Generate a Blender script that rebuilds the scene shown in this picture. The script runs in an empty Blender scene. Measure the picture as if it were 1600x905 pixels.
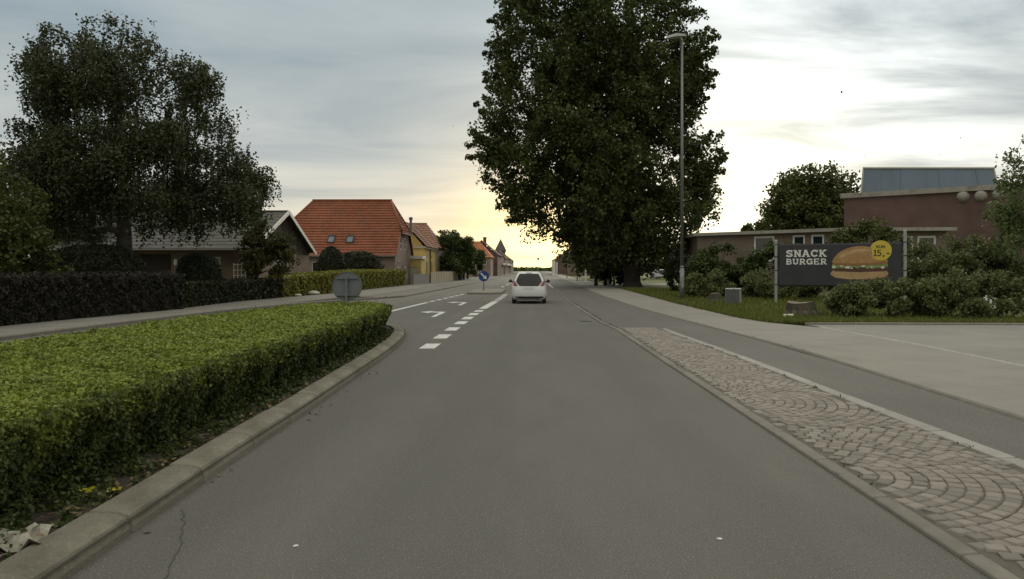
import bpy, math, random
import numpy as np
from mathutils import Vector, Matrix

R = math.radians
scene = bpy.context.scene
col = scene.collection
random.seed(7)

# ------------------------------------------------------------------ camera, sky, sun, exposure
CAM_H = 1.58
cam_d = bpy.data.cameras.new('camera')
cam = bpy.data.objects.new('camera', cam_d)
col.objects.link(cam)
cam.location = (0, 0, CAM_H)
cam.rotation_euler = (R(90), 0, 0)          # level, looking along the road (+Y)
cam_d.sensor_width = 36.0
cam_d.lens = 36.0 * 1150 / 1600
cam_d.shift_x = -0.02375
cam_d.shift_y = -0.0203
cam_d.clip_start = 0.05
cam_d.clip_end = 6000
scene.camera = cam

SUN_AZ, SUN_EL = 10.0, 13.0
sun_dir = Vector((math.sin(R(SUN_AZ)) * math.cos(R(SUN_EL)), math.cos(R(SUN_AZ)) * math.cos(R(SUN_EL)), math.sin(R(SUN_EL))))

world = bpy.data.worlds.new('World')
scene.world = world
world.use_nodes = True
wn, wl = world.node_tree.nodes, world.node_tree.links
wn.clear()


def wnode(t, **kw):
    n = wn.new(t)
    for k, v in kw.items():
        setattr(n, k, v)
    return n


def wmath(op, a, b=None, clamp=False):
    n = wnode('ShaderNodeMath', operation=op, use_clamp=clamp)
    for i, s in enumerate((a, b)):
        if s is None:
            continue
        if isinstance(s, (int, float)):
            n.inputs[i].default_value = s
        else:
            wl.new(s, n.inputs[i])
    return n.outputs[0]


def build_world():
    out = wnode('ShaderNodeOutputWorld')
    tc = wnode('ShaderNodeTexCoord')
    nrm = wnode('ShaderNodeVectorMath', operation='NORMALIZE')
    wl.new(tc.outputs['Generated'], nrm.inputs[0])
    d = nrm.outputs[0]
    sep = wnode('ShaderNodeSeparateXYZ')
    wl.new(d, sep.inputs[0])
    zc = wmath('MAXIMUM', sep.outputs[2], 0.0)
    # overcast sky: grey-blue bank, brightening to the zenith
    ramp = wnode('ShaderNodeValToRGB')
    cr = ramp.color_ramp
    stops = [(0.0, (0.72, 0.63, 0.48)), (0.07, (0.66, 0.61, 0.52)), (0.14, (0.49, 0.505, 0.49)), (0.24, (0.41, 0.448, 0.455)),
             (0.34, (0.375, 0.432, 0.46)), (0.6, (0.92, 0.91, 0.87)), (1.0, (1.42, 1.37, 1.25))]
    cr.elements[0].position, cr.elements[0].color = stops[0][0], stops[0][1] + (1,)
    cr.elements[1].position, cr.elements[1].color = stops[-1][0], stops[-1][1] + (1,)
    for p, c in stops[1:-1]:
        e = cr.elements.new(p)
        e.color = c + (1,)
    wl.new(zc, ramp.inputs[0])
    # cloud layer on a flat ceiling: streaks that flatten out towards the horizon
    den = wmath('ADD', zc, 0.10)
    px = wmath('DIVIDE', sep.outputs[0], den)
    py = wmath('DIVIDE', sep.outputs[1], den)
    comb = wnode('ShaderNodeCombineXYZ')
    wl.new(wmath('MULTIPLY', px, 0.55), comb.inputs[0])
    wl.new(py, comb.inputs[1])
    nz = wnode('ShaderNodeTexNoise')
    nz.inputs['Scale'].default_value = 0.95
    nz.inputs['Detail'].default_value = 7
    nz.inputs['Roughness'].default_value = 0.57
    nz.inputs['Distortion'].default_value = 0.6
    wl.new(comb.outputs[0], nz.inputs['Vector'])
    mr = wnode('ShaderNodeMapRange')
    mr.inputs[1].default_value = 0.32
    mr.inputs[2].default_value = 0.70
    mr.inputs[3].default_value = 0.0
    mr.inputs[4].default_value = 1.0
    wl.new(nz.outputs[0], mr.inputs[0])
    cloud = wnode('ShaderNodeMix', data_type='RGBA', blend_type='MULTIPLY')
    cloud.inputs[0].default_value = 1.0
    wl.new(ramp.outputs[0], cloud.inputs[6])
    nz2 = wnode('ShaderNodeTexNoise')       # larger banks of cloud
    nz2.inputs['Scale'].default_value = 0.33
    nz2.inputs['Detail'].default_value = 4
    nz2.inputs['Roughness'].default_value = 0.45
    wl.new(comb.outputs[0], nz2.inputs['Vector'])
    both = wmath('ADD', wmath('MULTIPLY', mr.outputs[0], 0.85), wmath('MULTIPLY', wmath('SUBTRACT', nz2.outputs[0], 0.46), 1.6), True)
    cg = wnode('ShaderNodeMix', data_type='RGBA')
    wl.new(both, cg.inputs[0])
    cg.inputs[6].default_value = (0.70, 0.78, 0.84, 1)
    cg.inputs[7].default_value = (1.34, 1.30, 1.23, 1)
    wl.new(cg.outputs[2], cloud.inputs[7])

    def lobe(az, el, power, colr, noise=None):
        v = (math.sin(R(az)) * math.cos(R(el)), math.cos(R(az)) * math.cos(R(el)), math.sin(R(el)))
        dt = wnode('ShaderNodeVectorMath', operation='DOT_PRODUCT')
        wl.new(d, dt.inputs[0])
        dt.inputs[1].default_value = v
        p = wmath('POWER', wmath('MAXIMUM', dt.outputs['Value'], 0.0), power)
        if noise is not None:
            p = wmath('MULTIPLY', p, noise)
        sc = wnode('ShaderNodeVectorMath', operation='SCALE')
        sc.inputs[0].default_value = colr
        wl.new(p, sc.inputs['Scale'])
        return sc.outputs[0]
    brk = wnode('ShaderNodeMapRange')
    brk.inputs[1].default_value = 0.38
    brk.inputs[2].default_value = 0.62
    brk.inputs[3].default_value = 0.15
    brk.inputs[4].default_value = 1.2
    wl.new(nz.outputs[0], brk.inputs[0])
    acc = cloud.outputs[2]
    # the low sun behind the cloud: a warm core on the horizon and the thin bright cloud to its right
    for args in ((-0.5, 0.8, 380.0, (1.15, 0.80, 0.16), None), (-1.0, 1.0, 110.0, (0.42, 0.25, 0.02), None),
                 (20.5, 15.0, 40.0, (0.92, 0.93, 0.88), brk.outputs[0]), (17.5, 4.0, 150.0, (0.50, 0.46, 0.28), None)):
        a = wnode('ShaderNodeVectorMath', operation='ADD')
        wl.new(acc, a.inputs[0])
        wl.new(lobe(*args), a.inputs[1])
        acc = a.outputs[0]
    bg_cloud = wnode('ShaderNodeBackground')
    wl.new(acc, bg_cloud.inputs[0])
    bg_cloud.inputs[1].default_value = 1.0
    sky = wnode('ShaderNodeTexSky', sky_type='NISHITA')
    sky.sun_disc = False
    sky.sun_elevation = R(SUN_EL)
    sky.sun_rotation = R(SUN_AZ)
    bg_sky = wnode('ShaderNodeBackground')
    wl.new(sky.outputs[0], bg_sky.inputs[0])
    bg_sky.inputs[1].default_value = 0.08
    mix = wnode('ShaderNodeMixShader')
    mix.inputs[0].default_value = 0.93        # cloud cover
    wl.new(bg_sky.outputs[0], mix.inputs[1])
    wl.new(bg_cloud.outputs[0], mix.inputs[2])
    wl.new(mix.outputs[0], out.inputs[0])


build_world()

sun_d = bpy.data.lights.new('sun', 'SUN')
sun_d.energy = 1.0
sun_d.angle = R(14)
sun_d.color = (1.0, 0.88, 0.70)
sun = bpy.data.objects.new('sun', sun_d)
col.objects.link(sun)
sun.location = sun_dir * 200
sun.rotation_euler = (-sun_dir).to_track_quat('-Z', 'Y').to_euler()

vs = scene.view_settings
vs.view_transform = 'Standard'
vs.look = 'None'
vs.exposure = 0.12
vs.gamma = 1.0
vs.use_curve_mapping = False

# ------------------------------------------------------------------ helpers
def X_at(px, Y):
    return (px - 838.0) / 1150.0 * Y


def Z_at(py, Y):
    return CAM_H + (420.0 - py) / 1150.0 * Y


class MB:
    """collects faces for ONE mesh object"""
    def __init__(self):
        self.v, self.f = [], []

    def add(self, vs_, fs_):
        b = len(self.v)
        self.v += [tuple(p) for p in vs_]
        self.f += [tuple(i + b for i in f) for f in fs_]
        return self

    def quad(self, *p):
        return self.add(p, [tuple(range(len(p)))])

    def box(self, x0, x1, y0, y1, z0, z1):
        return self.add([(x0, y0, z0), (x1, y0, z0), (x1, y1, z0), (x0, y1, z0), (x0, y0, z1), (x1, y0, z1), (x1, y1, z1), (x0, y1, z1)],
                        [(3, 2, 1, 0), (4, 5, 6, 7), (0, 1, 5, 4), (1, 2, 6, 5), (2, 3, 7, 6), (3, 0, 4, 7)])

    def beam(self, a, b, w, h, up=(0, 0, 1)):
        a, b, up = Vector(a), Vector(b), Vector(up)
        d = (b - a).normalized()
        s = d.cross(up)
        if s.length < 1e-4:
            s = d.cross(Vector((1, 0, 0)))
        s.normalize()
        u = s.cross(d)
        s, u = s * w / 2, u * h / 2
        p = [a - s - u, a + s - u, a + s + u, a - s + u, b - s - u, b + s - u, b + s + u, b - s + u]
        return self.add(p, [(3, 2, 1, 0), (4, 5, 6, 7), (0, 1, 5, 4), (1, 2, 6, 5), (2, 3, 7, 6), (3, 0, 4, 7)])

    def tube(self, a, b, r0, r1, n=8, caps=True):
        a, b = Vector(a), Vector(b)
        d = (b - a)
        if d.length < 1e-6:
            return self
        d.normalize()
        s = d.cross(Vector((0, 0, 1)) if abs(d.z) < 0.95 else Vector((1, 0, 0))).normalized()
        t = d.cross(s)
        pts = []
        for c, r in ((a, r0), (b, r1)):
            for i in range(n):
                an = 2 * math.pi * i / n
                pts.append(c + s * math.cos(an) * r + t * math.sin(an) * r)
        fs_ = [(i, (i + 1) % n, n + (i + 1) % n, n + i) for i in range(n)]
        if caps:
            fs_ += [tuple(range(n - 1, -1, -1)), tuple(range(n, 2 * n))]
        return self.add(pts, fs_)

    def lathe(self, prof, cx=0, cy=0, cz=0, n=16, axis='z'):
        pts, fs_ = [], []
        for r, z in prof:
            for i in range(n):
                a = 2 * math.pi * i / n
                if axis == 'z':
                    pts.append((cx + r * math.cos(a), cy + r * math.sin(a), cz + z))
                elif axis == 'y':
                    pts.append((cx + r * math.cos(a), cy + z, cz + r * math.sin(a)))
                else:
                    pts.append((cx + z, cy + r * math.cos(a), cz + r * math.sin(a)))
        for k in range(len(prof) - 1):
            for i in range(n):
                j = (i + 1) % n
                fs_.append((k * n + i, k * n + j, (k + 1) * n + j, (k + 1) * n + i))
        return self.add(pts, fs_)

    def solid(self, poly, n, t):
        """polygon (3D points) given a thickness t along the vector n"""
        n = Vector(n).normalized() * t
        k = len(poly)
        a = [Vector(p) for p in poly]
        b = [p + n for p in a]
        return self.add(a + b, [tuple(range(k - 1, -1, -1)), tuple(range(k, 2 * k))] + [(i, (i + 1) % k, k + (i + 1) % k, k + i) for i in range(k)])

    def build(self, name, mat, parent=None, org=(0, 0, 0), smooth=False, bevel=0.0):
        o = raw(name, [(x - org[0], y - org[1], z - org[2]) for x, y, z in self.v], self.f, mat, smooth)
        if parent:
            o.parent = parent
        else:
            o.location = org
        if bevel:
            m = o.modifiers.new('bevel', 'BEVEL')
            m.width = bevel
            m.segments = 2
            m.limit_method = 'ANGLE'
        return o


def raw(name, v, f, mat, smooth=False):
    me = bpy.data.meshes.new(name)
    me.from_pydata(v, [], f)
    if mat:
        me.materials.append(mat)
    if smooth:
        me.polygons.foreach_set('use_smooth', [True] * len(me.polygons))
    me.update()
    o = bpy.data.objects.new(name, me)
    col.objects.link(o)
    return o


def quads_np(name, V, mat, tint=None, parent=None, org=(0, 0, 0)):
    """V: (n,4,3) array of quads -> one mesh, with a per-face tint"""
    n = len(V)
    V = (V - np.array(org)).astype(np.float32)
    me = bpy.data.meshes.new(name)
    me.vertices.add(4 * n)
    me.vertices.foreach_set('co', V.reshape(-1))
    me.loops.add(4 * n)
    me.loops.foreach_set('vertex_index', np.arange(4 * n, dtype=np.int32))
    me.polygons.add(n)
    me.polygons.foreach_set('loop_start', np.arange(0, 4 * n, 4, dtype=np.int32))
    me.polygons.foreach_set('loop_total', np.full(n, 4, dtype=np.int32))
    if tint is not None:
        at = me.attributes.new('tint', 'FLOAT', 'FACE')
        at.data.foreach_set('value', tint.astype(np.float32))
    me.materials.append(mat)
    me.update(calc_edges=True)
    o = bpy.data.objects.new(name, me)
    col.objects.link(o)
    if parent:
        o.parent = parent
    else:
        o.location = org
    return o


def tag(o, label, cat, group=None):
    o['label'] = label
    o['category'] = cat
    if group:
        o['group'] = group
    return o


def struct(o, label=None):
    o['kind'] = 'structure'
    if label:
        o['label'] = label
    return o


def empty(name, loc, rz=0.0):
    o = bpy.data.objects.new(name, None)
    o.empty_display_size = 0.3
    col.objects.link(o)
    o.location = loc
    o.rotation_euler = (0, 0, rz)
    return o


def copy_tree(o, parent=None):
    c = o.copy()
    col.objects.link(c)
    c.parent = parent
    for ch in o.children:
        copy_tree(ch, c)
    return c


# ------------------------------------------------------------------ materials
MATS = {}


def mat_new(name):
    m = bpy.data.materials.new(name)
    m.use_nodes = True
    nt = m.node_tree
    return m, nt, nt.nodes['Principled BSDF']


def surf(name, c1, c2=None, scale=3.0, rough=0.8, bump=0.0, bscale=40.0, metal=0.0, spec=0.3, dirt=None, dirt_scale=0.7, objrand=0.0, speck=None, stretch=None, c3=None, streak=None):
    m, nt, b = mat_new(name)
    N, L = nt.nodes, nt.links
    b.inputs['Roughness'].default_value = rough
    b.inputs['Metallic'].default_value = metal
    b.inputs['Specular IOR Level'].default_value = spec
    tc = N.new('ShaderNodeTexCoord')
    vec = tc.outputs['Object']
    if stretch:
        mp = N.new('ShaderNodeMapping')
        mp.inputs['Scale'].default_value = stretch
        L.new(vec, mp.inputs[0])
        vec = mp.outputs[0]
    c2 = c2 or tuple(x * 0.85 for x in c1)

    def noise(sc, det=5, rgh=0.6, vec=vec):
        n = N.new('ShaderNodeTexNoise')
        n.inputs['Scale'].default_value = sc
        n.inputs['Detail'].default_value = det
        n.inputs['Roughness'].default_value = rgh
        L.new(vec, n.inputs['Vector'])
        return n.outputs[0]

    def rng(s, a, b_, c=0.0, d=1.0):
        n = N.new('ShaderNodeMapRange')
        for i, v in enumerate((a, b_, c, d)):
            n.inputs[i + 1].default_value = v
        L.new(s, n.inputs[0])
        return n.outputs[0]

    def mix(f, a, b_, blend='MIX'):
        n = N.new('ShaderNodeMix')
        n.data_type = 'RGBA'
        n.blend_type = blend
        for s, i in ((f, 0), (a, 6), (b_, 7)):
            if isinstance(s, (int, float)):
                n.inputs[i].default_value = s
            elif isinstance(s, tuple):
                n.inputs[i].default_value = s + (1,)
            else:
                L.new(s, n.inputs[i])
        return n.outputs[2]
    c = mix(rng(noise(scale), 0.35, 0.65), c1, c2)
    if c3:
        c = mix(rng(noise(scale * 0.23, 3), 0.45, 0.62), c, c3)
    if dirt:
        c = mix(rng(noise(dirt_scale, 6, 0.7), 0.48, 0.72), c, dirt)
    if streak:      # long worn bands along the direction of travel
        mp2 = N.new('ShaderNodeMapping')
        mp2.inputs['Scale'].default_value = (1.0, 0.025, 1.0)
        L.new(tc.outputs['Object'], mp2.inputs[0])
        c = mix(rng(noise(1.15, 3, 0.5, mp2.outputs[0]), 0.45, 0.68, 0.0, 0.75), c, streak)
    if speck:
        c = mix(rng(noise(speck[1], 2, 0.5, tc.outputs['Object']), 0.60, 0.72, 0, speck[2]), c, speck[0])
        c = mix(rng(noise(speck[1] * 1.37, 2, 0.5, tc.outputs['Object']), 0.60, 0.70, 0, speck[2]), c, tuple(x * 0.45 for x in c1))
    if objrand:
        oi = N.new('ShaderNodeObjectInfo')
        at = N.new('ShaderNodeAttribute')
        at.attribute_name = 'tint'
        ad = N.new('ShaderNodeMath')
        ad.operation = 'ADD'
        L.new(oi.outputs['Random'], ad.inputs[0])
        L.new(at.outputs['Fac'], ad.inputs[1])
        fr = N.new('ShaderNodeMath')
        fr.operation = 'FRACT'
        L.new(ad.outputs[0], fr.inputs[0])
        v = rng(fr.outputs[0], 0, 1, 1 - objrand, 1 + objrand)
        cc = N.new('ShaderNodeCombineColor')
        for i in range(3):
            L.new(v, cc.inputs[i])
        c = mix(1.0, c, cc.outputs[0], 'MULTIPLY')
    L.new(c, b.inputs['Base Color'])
    if bump:
        bp = N.new('ShaderNodeBump')
        bp.inputs['Strength'].default_value = bump
        bp.inputs['Distance'].default_value = 0.02
        L.new(noise(bscale, 4), bp.inputs['Height'])
        L.new(bp.outputs[0], b.inputs['Normal'])
    MATS[name] = m
    return m


def leafm(name, c1, c2, trans=0.3, rough=0.55):
    m, nt, b = mat_new(name)
    N, L = nt.nodes, nt.links
    at = N.new('ShaderNodeAttribute')
    at.attribute_name = 'tint'
    mx = N.new('ShaderNodeMix')
    mx.data_type = 'RGBA'
    mx.inputs[6].default_value = c1 + (1,)
    mx.inputs[7].default_value = c2 + (1,)
    L.new(at.outputs['Fac'], mx.inputs[0])
    L.new(mx.outputs[2], b.inputs['Base Color'])
    b.inputs['Roughness'].default_value = rough
    b.inputs['Specular IOR Level'].default_value = 0.25
    tr = N.new('ShaderNodeBsdfTranslucent')
    L.new(mx.outputs[2], tr.inputs[0])
    ms = N.new('ShaderNodeMixShader')
    ms.inputs[0].default_value = trans
    L.new(b.outputs[0], ms.inputs[1])
    L.new(tr.outputs[0], ms.inputs[2])
    L.new(ms.outputs[0], N['Material Output'].inputs[0])
    return m


def brickm(name, c1, c2, mortar, bw=0.24, bh=0.075):
    m, nt, b = mat_new(name)
    N, L = nt.nodes, nt.links
    tc = N.new('ShaderNodeTexCoord')
    sp = N.new('ShaderNodeSeparateXYZ')
    L.new(tc.outputs['Object'], sp.inputs[0])
    ad = N.new('ShaderNodeMath')
    ad.operation = 'SUBTRACT'
    L.new(sp.outputs[0], ad.inputs[0])
    L.new(sp.outputs[1], ad.inputs[1])
    cb = N.new('ShaderNodeCombineXYZ')
    L.new(ad.outputs[0], cb.inputs[0])
    L.new(sp.outputs[2], cb.inputs[1])
    br = N.new('ShaderNodeTexBrick')
    L.new(cb.outputs[0], br.inputs['Vector'])
    br.inputs['Color1'].default_value = c1 + (1,)
    br.inputs['Color2'].default_value = c2 + (1,)
    br.inputs['Mortar'].default_value = mortar + (1,)
    br.inputs['Scale'].default_value = 1.0
    br.inputs['Brick Width'].default_value = bw
    br.inputs['Row Height'].default_value = bh
    br.inputs['Mortar Size'].default_value = 0.008
    nz = N.new('ShaderNodeTexNoise')
    nz.inputs['Scale'].default_value = 0.8
    nz.inputs['Detail'].default_value = 6
    L.new(tc.outputs['Object'], nz.inputs['Vector'])
    mr = N.new('ShaderNodeMapRange')
    mr.inputs[1].default_value, mr.inputs[2].default_value = 0.3, 0.7
    mr.inputs[3].default_value, mr.inputs[4].default_value = 0.78, 1.15
    L.new(nz.outputs[0], mr.inputs[0])
    mx = N.new('ShaderNodeMix')
    mx.data_type = 'RGBA'
    mx.blend_type = 'MULTIPLY'
    mx.inputs[0].default_value = 1.0
    L.new(br.outputs[0], mx.inputs[6])
    cc = N.new('ShaderNodeCombineColor')
    for i in range(3):
        L.new(mr.outputs[0], cc.inputs[i])
    L.new(cc.outputs[0], mx.inputs[7])
    L.new(mx.outputs[2], b.inputs['Base Color'])
    b.inputs['Roughness'].default_value = 0.9
    return m


def glassm(name, c=(0.02, 0.025, 0.03), rough=0.06):
    m, nt, b = mat_new(name)
    b.inputs['Base Color'].default_value = c + (1,)
    b.inputs['Roughness'].default_value = rough
    b.inputs['Specular IOR Level'].default_value = 0.6
    return m


def plain(name, c, rough=0.5, metal=0.0, spec=0.4, coat=0.0):
    m, nt, b = mat_new(name)
    b.inputs['Base Color'].default_value = c + (1,)
    b.inputs['Roughness'].default_value = rough
    b.inputs['Metallic'].default_value = metal
    b.inputs['Specular IOR Level'].default_value = spec
    b.inputs['Coat Weight'].default_value = coat
    return m


def asphaltm(name, c, c2, patch, crack=0.0):
    return surf(name, c, c2, scale=2.1, rough=0.84, bump=0.6, bscale=75.0, spec=0.28, c3=patch, speck=((0.36, 0.345, 0.31), 105.0, 0.8), stretch=(1.0, 0.30, 1.0), dirt=tuple(x * 0.86 for x in c), dirt_scale=1.1, streak=tuple(x * 0.82 for x in c))


M_road = asphaltm('asphalt_road', (0.114, 0.106, 0.088), (0.104, 0.097, 0.081), (0.120, 0.111, 0.092))
M_cycle = asphaltm('asphalt_cycle', (0.112, 0.104, 0.087), (0.099, 0.092, 0.077), (0.122, 0.113, 0.094))
M_pave = surf('pavement_slabs', (0.225, 0.208, 0.172), (0.190, 0.175, 0.145), scale=1.1, rough=0.9, bump=0.25, bscale=90, c3=(0.225, 0.205, 0.168), speck=((0.34, 0.32, 0.27), 70.0, 0.5), dirt=(0.17, 0.155, 0.125), dirt_scale=0.5)
M_drive = surf('driveway_concrete', (0.225, 0.213, 0.18), (0.195, 0.184, 0.155), scale=0.8, rough=0.9, bump=0.35, bscale=60, dirt=(0.155, 0.145, 0.12), dirt_scale=0.35, speck=((0.32, 0.30, 0.26), 50.0, 0.5), c3=(0.21, 0.20, 0.17))
M_pave_l = surf('pavement_left', (0.17, 0.16, 0.135), (0.145, 0.135, 0.112), scale=1.2, rough=0.9, bump=0.2, bscale=80, dirt=(0.12, 0.11, 0.09))
M_paint = surf('road_paint', (0.62, 0.60, 0.54), (0.50, 0.485, 0.44), scale=9.0, rough=0.75, dirt=(0.36, 0.345, 0.31), dirt_scale=5.0)
M_kerb = surf('kerb_concrete', (0.205, 0.184, 0.136), (0.155, 0.14, 0.102), scale=5.0, rough=0.92, bump=0.5, bscale=60, dirt=(0.115, 0.105, 0.07), dirt_scale=3.5, objrand=0.12, speck=((0.33, 0.31, 0.25), 60.0, 0.5))
M_granite = surf('kerb_granite', (0.31, 0.285, 0.245), (0.26, 0.24, 0.205), scale=6.0, rough=0.85, bump=0.35, bscale=80, objrand=0.12, speck=((0.42, 0.40, 0.36), 90.0, 0.6))
M_kdark = surf('kerb_weathered', (0.19, 0.17, 0.135), (0.15, 0.134, 0.106), scale=6.0, rough=0.9, bump=0.3, bscale=80, objrand=0.15)
M_sett = surf('granite_sett', (0.240, 0.208, 0.166), (0.200, 0.176, 0.144), scale=14.0, rough=0.85, bump=0.4, bscale=120, objrand=0.20, speck=((0.38, 0.34, 0.29), 120.0, 0.4))
M_joint = surf('sett_joint', (0.125, 0.108, 0.082), (0.10, 0.088, 0.066), scale=9.0, rough=0.95, bump=0.5, bscale=90)
M_grass = surf('grass_ground', (0.092, 0.105, 0.022), (0.070, 0.082, 0.018), scale=2.2, rough=0.95, bump=0.9, bscale=35, c3=(0.085, 0.085, 0.025), speck=((0.11, 0.115, 0.03), 26.0, 0.6))
M_soil = surf('soil', (0.060, 0.048, 0.032), (0.042, 0.034, 0.024), scale=5.0, rough=0.95, bump=0.9, bscale=28, speck=((0.11, 0.09, 0.06), 30.0, 0.6))
M_bark = surf('bark', (0.060, 0.048, 0.036), (0.038, 0.030, 0.023), scale=6.0, rough=0.95, bump=0.9, bscale=22, stretch=(1, 1, 0.25))
M_bark_b = surf('bark_birch', (0.15, 0.14, 0.12), (0.06, 0.05, 0.04), scale=4.0, rough=0.9, bump=0.6, bscale=20, stretch=(0.5, 0.5, 2.0))
M_twig = surf('twig', (0.030, 0.028, 0.016), (0.022, 0.020, 0.012), scale=12.0, rough=1.0, bump=0.8, bscale=30)
M_brick_brown = brickm('brick_brown', (0.165, 0.115, 0.078), (0.14, 0.095, 0.066), (0.19, 0.165, 0.13))
M_brick_pink = brickm('brick_pink', (0.27, 0.17, 0.125), (0.23, 0.145, 0.105), (0.26, 0.22, 0.18))
M_brick_red = brickm('brick_red', (0.128, 0.066, 0.052), (0.105, 0.055, 0.044), (0.13, 0.105, 0.088))
M_brick_tan = brickm('brick_tan', (0.165, 0.112, 0.070), (0.135, 0.092, 0.058), (0.17, 0.14, 0.10))
M_tile = surf('roof_tile_red', (0.245, 0.076, 0.034), (0.190, 0.060, 0.028), scale=2.6, rough=0.8, bump=0.3, bscale=12, c3=(0.25, 0.085, 0.040), dirt=(0.135, 0.062, 0.036), dirt_scale=1.4)
M_tile_or = surf('roof_tile_orange', (0.42, 0.14, 0.055), (0.34, 0.11, 0.045), scale=1.7, rough=0.75, bump=0.2, bscale=12)
M_tile_br = surf('roof_tile_brown', (0.26, 0.135, 0.085), (0.21, 0.105, 0.065), scale=1.7, rough=0.8, bump=0.2, bscale=12)
M_tile_dk = surf('roof_tile_dark', (0.105, 0.055, 0.04), (0.08, 0.042, 0.03), scale=1.7, rough=0.8)
M_eternit = surf('roof_fibre_cement', (0.105, 0.10, 0.086), (0.082, 0.078, 0.066), scale=1.5, rough=0.85, dirt=(0.075, 0.075, 0.05), dirt_scale=0.8)
M_white = surf('white_paint', (0.66, 0.63, 0.56), (0.60, 0.57, 0.50), scale=4.0, rough=0.6)
M_offwhite = surf('offwhite_render', (0.50, 0.46, 0.36), (0.45, 0.41, 0.32), scale=3.0, rough=0.85)
M_fascia = surf('fascia_weathered', (0.33, 0.305, 0.25), (0.27, 0.25, 0.205), scale=1.6, rough=0.8, dirt=(0.17, 0.16, 0.13), dirt_scale=1.2)
M_yellow = surf('yellow_render', (0.62, 0.47, 0.155), (0.56, 0.42, 0.14), scale=1.5, rough=0.9, dirt=(0.42, 0.32, 0.13), dirt_scale=0.9)
M_darkwood = surf('dark_wood', (0.045, 0.034, 0.026), (0.034, 0.026, 0.02), scale=3.0, rough=0.85, stretch=(6, 6, 0.6))
M_wood = surf('fence_wood', (0.30, 0.22, 0.12), (0.25, 0.18, 0.10), scale=3.0, rough=0.85, stretch=(6, 6, 0.6))
M_palewood = surf('fence_pale', (0.55, 0.48, 0.34), (0.48, 0.42, 0.30), scale=3.0, rough=0.8, stretch=(6, 6, 0.6))
M_greywood = surf('fence_grey', (0.27, 0.26, 0.23), (0.22, 0.21, 0.19), scale=3.0, rough=0.85, stretch=(6, 6, 0.6))
M_glass = glassm('window_glass')
M_steel = surf('galvanised_steel', (0.19, 0.19, 0.18), (0.155, 0.155, 0.148), scale=5.0, rough=0.5, metal=0.55, stretch=(1, 1, 0.3))
M_post = surf('banner_post', (0.34, 0.34, 0.31), (0.29, 0.29, 0.265), scale=5.0, rough=0.55, metal=0.3)
M_dark = plain('dark_metal', (0.03, 0.03, 0.032), 0.6)
M_cladding = surf('blue_grey_cladding', (0.135, 0.165, 0.20), (0.12, 0.148, 0.18), scale=0.8, rough=0.45, metal=0.2, dirt=(0.105, 0.125, 0.145), dirt_scale=0.6, stretch=(1, 1, 0.2))

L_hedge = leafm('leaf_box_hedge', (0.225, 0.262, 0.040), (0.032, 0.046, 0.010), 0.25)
L_weed = leafm('leaf_weed', (0.075, 0.095, 0.022), (0.035, 0.05, 0.012), 0.25)
L_copper = leafm('leaf_copper_beech', (0.031, 0.027, 0.018), (0.019, 0.018, 0.012), 0.12, 0.8)
L_darkhedge = leafm('leaf_dark_hedge', (0.038, 0.044, 0.014), (0.022, 0.028, 0.010), 0.15)
L_beech = leafm('leaf_green_beech', (0.25, 0.235, 0.035), (0.12, 0.125, 0.020), 0.30)
L_poplar = leafm('leaf_poplar', (0.088, 0.108, 0.024), (0.034, 0.046, 0.012), 0.25)
L_birch = leafm('leaf_birch', (0.068, 0.080, 0.026), (0.030, 0.038, 0.015), 0.2)
L_olive = leafm('leaf_olive', (0.105, 0.115, 0.026), (0.050, 0.058, 0.016), 0.25)
L_maple = leafm('leaf_maple', (0.085, 0.080, 0.022), (0.045, 0.046, 0.014), 0.25)
L_dark = leafm('leaf_dark', (0.028, 0.036, 0.012), (0.017, 0.023, 0.009), 0.12)
L_green = leafm('leaf_green', (0.072, 0.098, 0.022), (0.038, 0.055, 0.014), 0.25)
L_scrub = leafm('leaf_scrub', (0.150, 0.165, 0.055), (0.080, 0.096, 0.032), 0.3)
L_pale = leafm('leaf_pale', (0.16, 0.20, 0.07), (0.09, 0.12, 0.045), 0.35)
L_grass = leafm('leaf_grass', (0.150, 0.165, 0.032), (0.085, 0.100, 0.020), 0.3)
L_litter = leafm('leaf_litter', (0.20, 0.13, 0.07), (0.09, 0.06, 0.035), 0.1)

# ------------------------------------------------------------------ ground, road, pavements
def sheet(name, left, right, z, mat, parent=None, drop=0.12, sub=1):
    """a paved strip between two lines, with side faces going down"""
    b = MB()
    n = len(left)
    for i in range(n - 1):
        b.quad((left[i][0], left[i][1], z), (right[i][0], right[i][1], z), (right[i + 1][0], right[i + 1][1], z), (left[i + 1][0], left[i + 1][1], z))
        if drop:
            b.quad((left[i][0], left[i][1], z - drop), (left[i][0], left[i][1], z), (left[i + 1][0], left[i + 1][1], z), (left[i + 1][0], left[i + 1][1], z - drop))
            b.quad((right[i][0], right[i][1], z), (right[i][0], right[i][1], z - drop), (right[i + 1][0], right[i + 1][1], z - drop), (right[i + 1][0], right[i + 1][1], z))
    if drop:
        for i in (0, n - 1):
            b.quad((left[i][0], left[i][1], z - drop), (right[i][0], right[i][1], z - drop), (right[i][0], right[i][1], z), (left[i][0], left[i][1], z))
    return b.build(name, mat, parent)


g = MB()
g.quad((-2500, -600, -0.05), (2500, -600, -0.05), (2500, 4000, -0.05), (-2500, 4000, -0.05))
struct(g.build('ground', M_grass), 'grassy ground under the gardens and the lawn')

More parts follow.
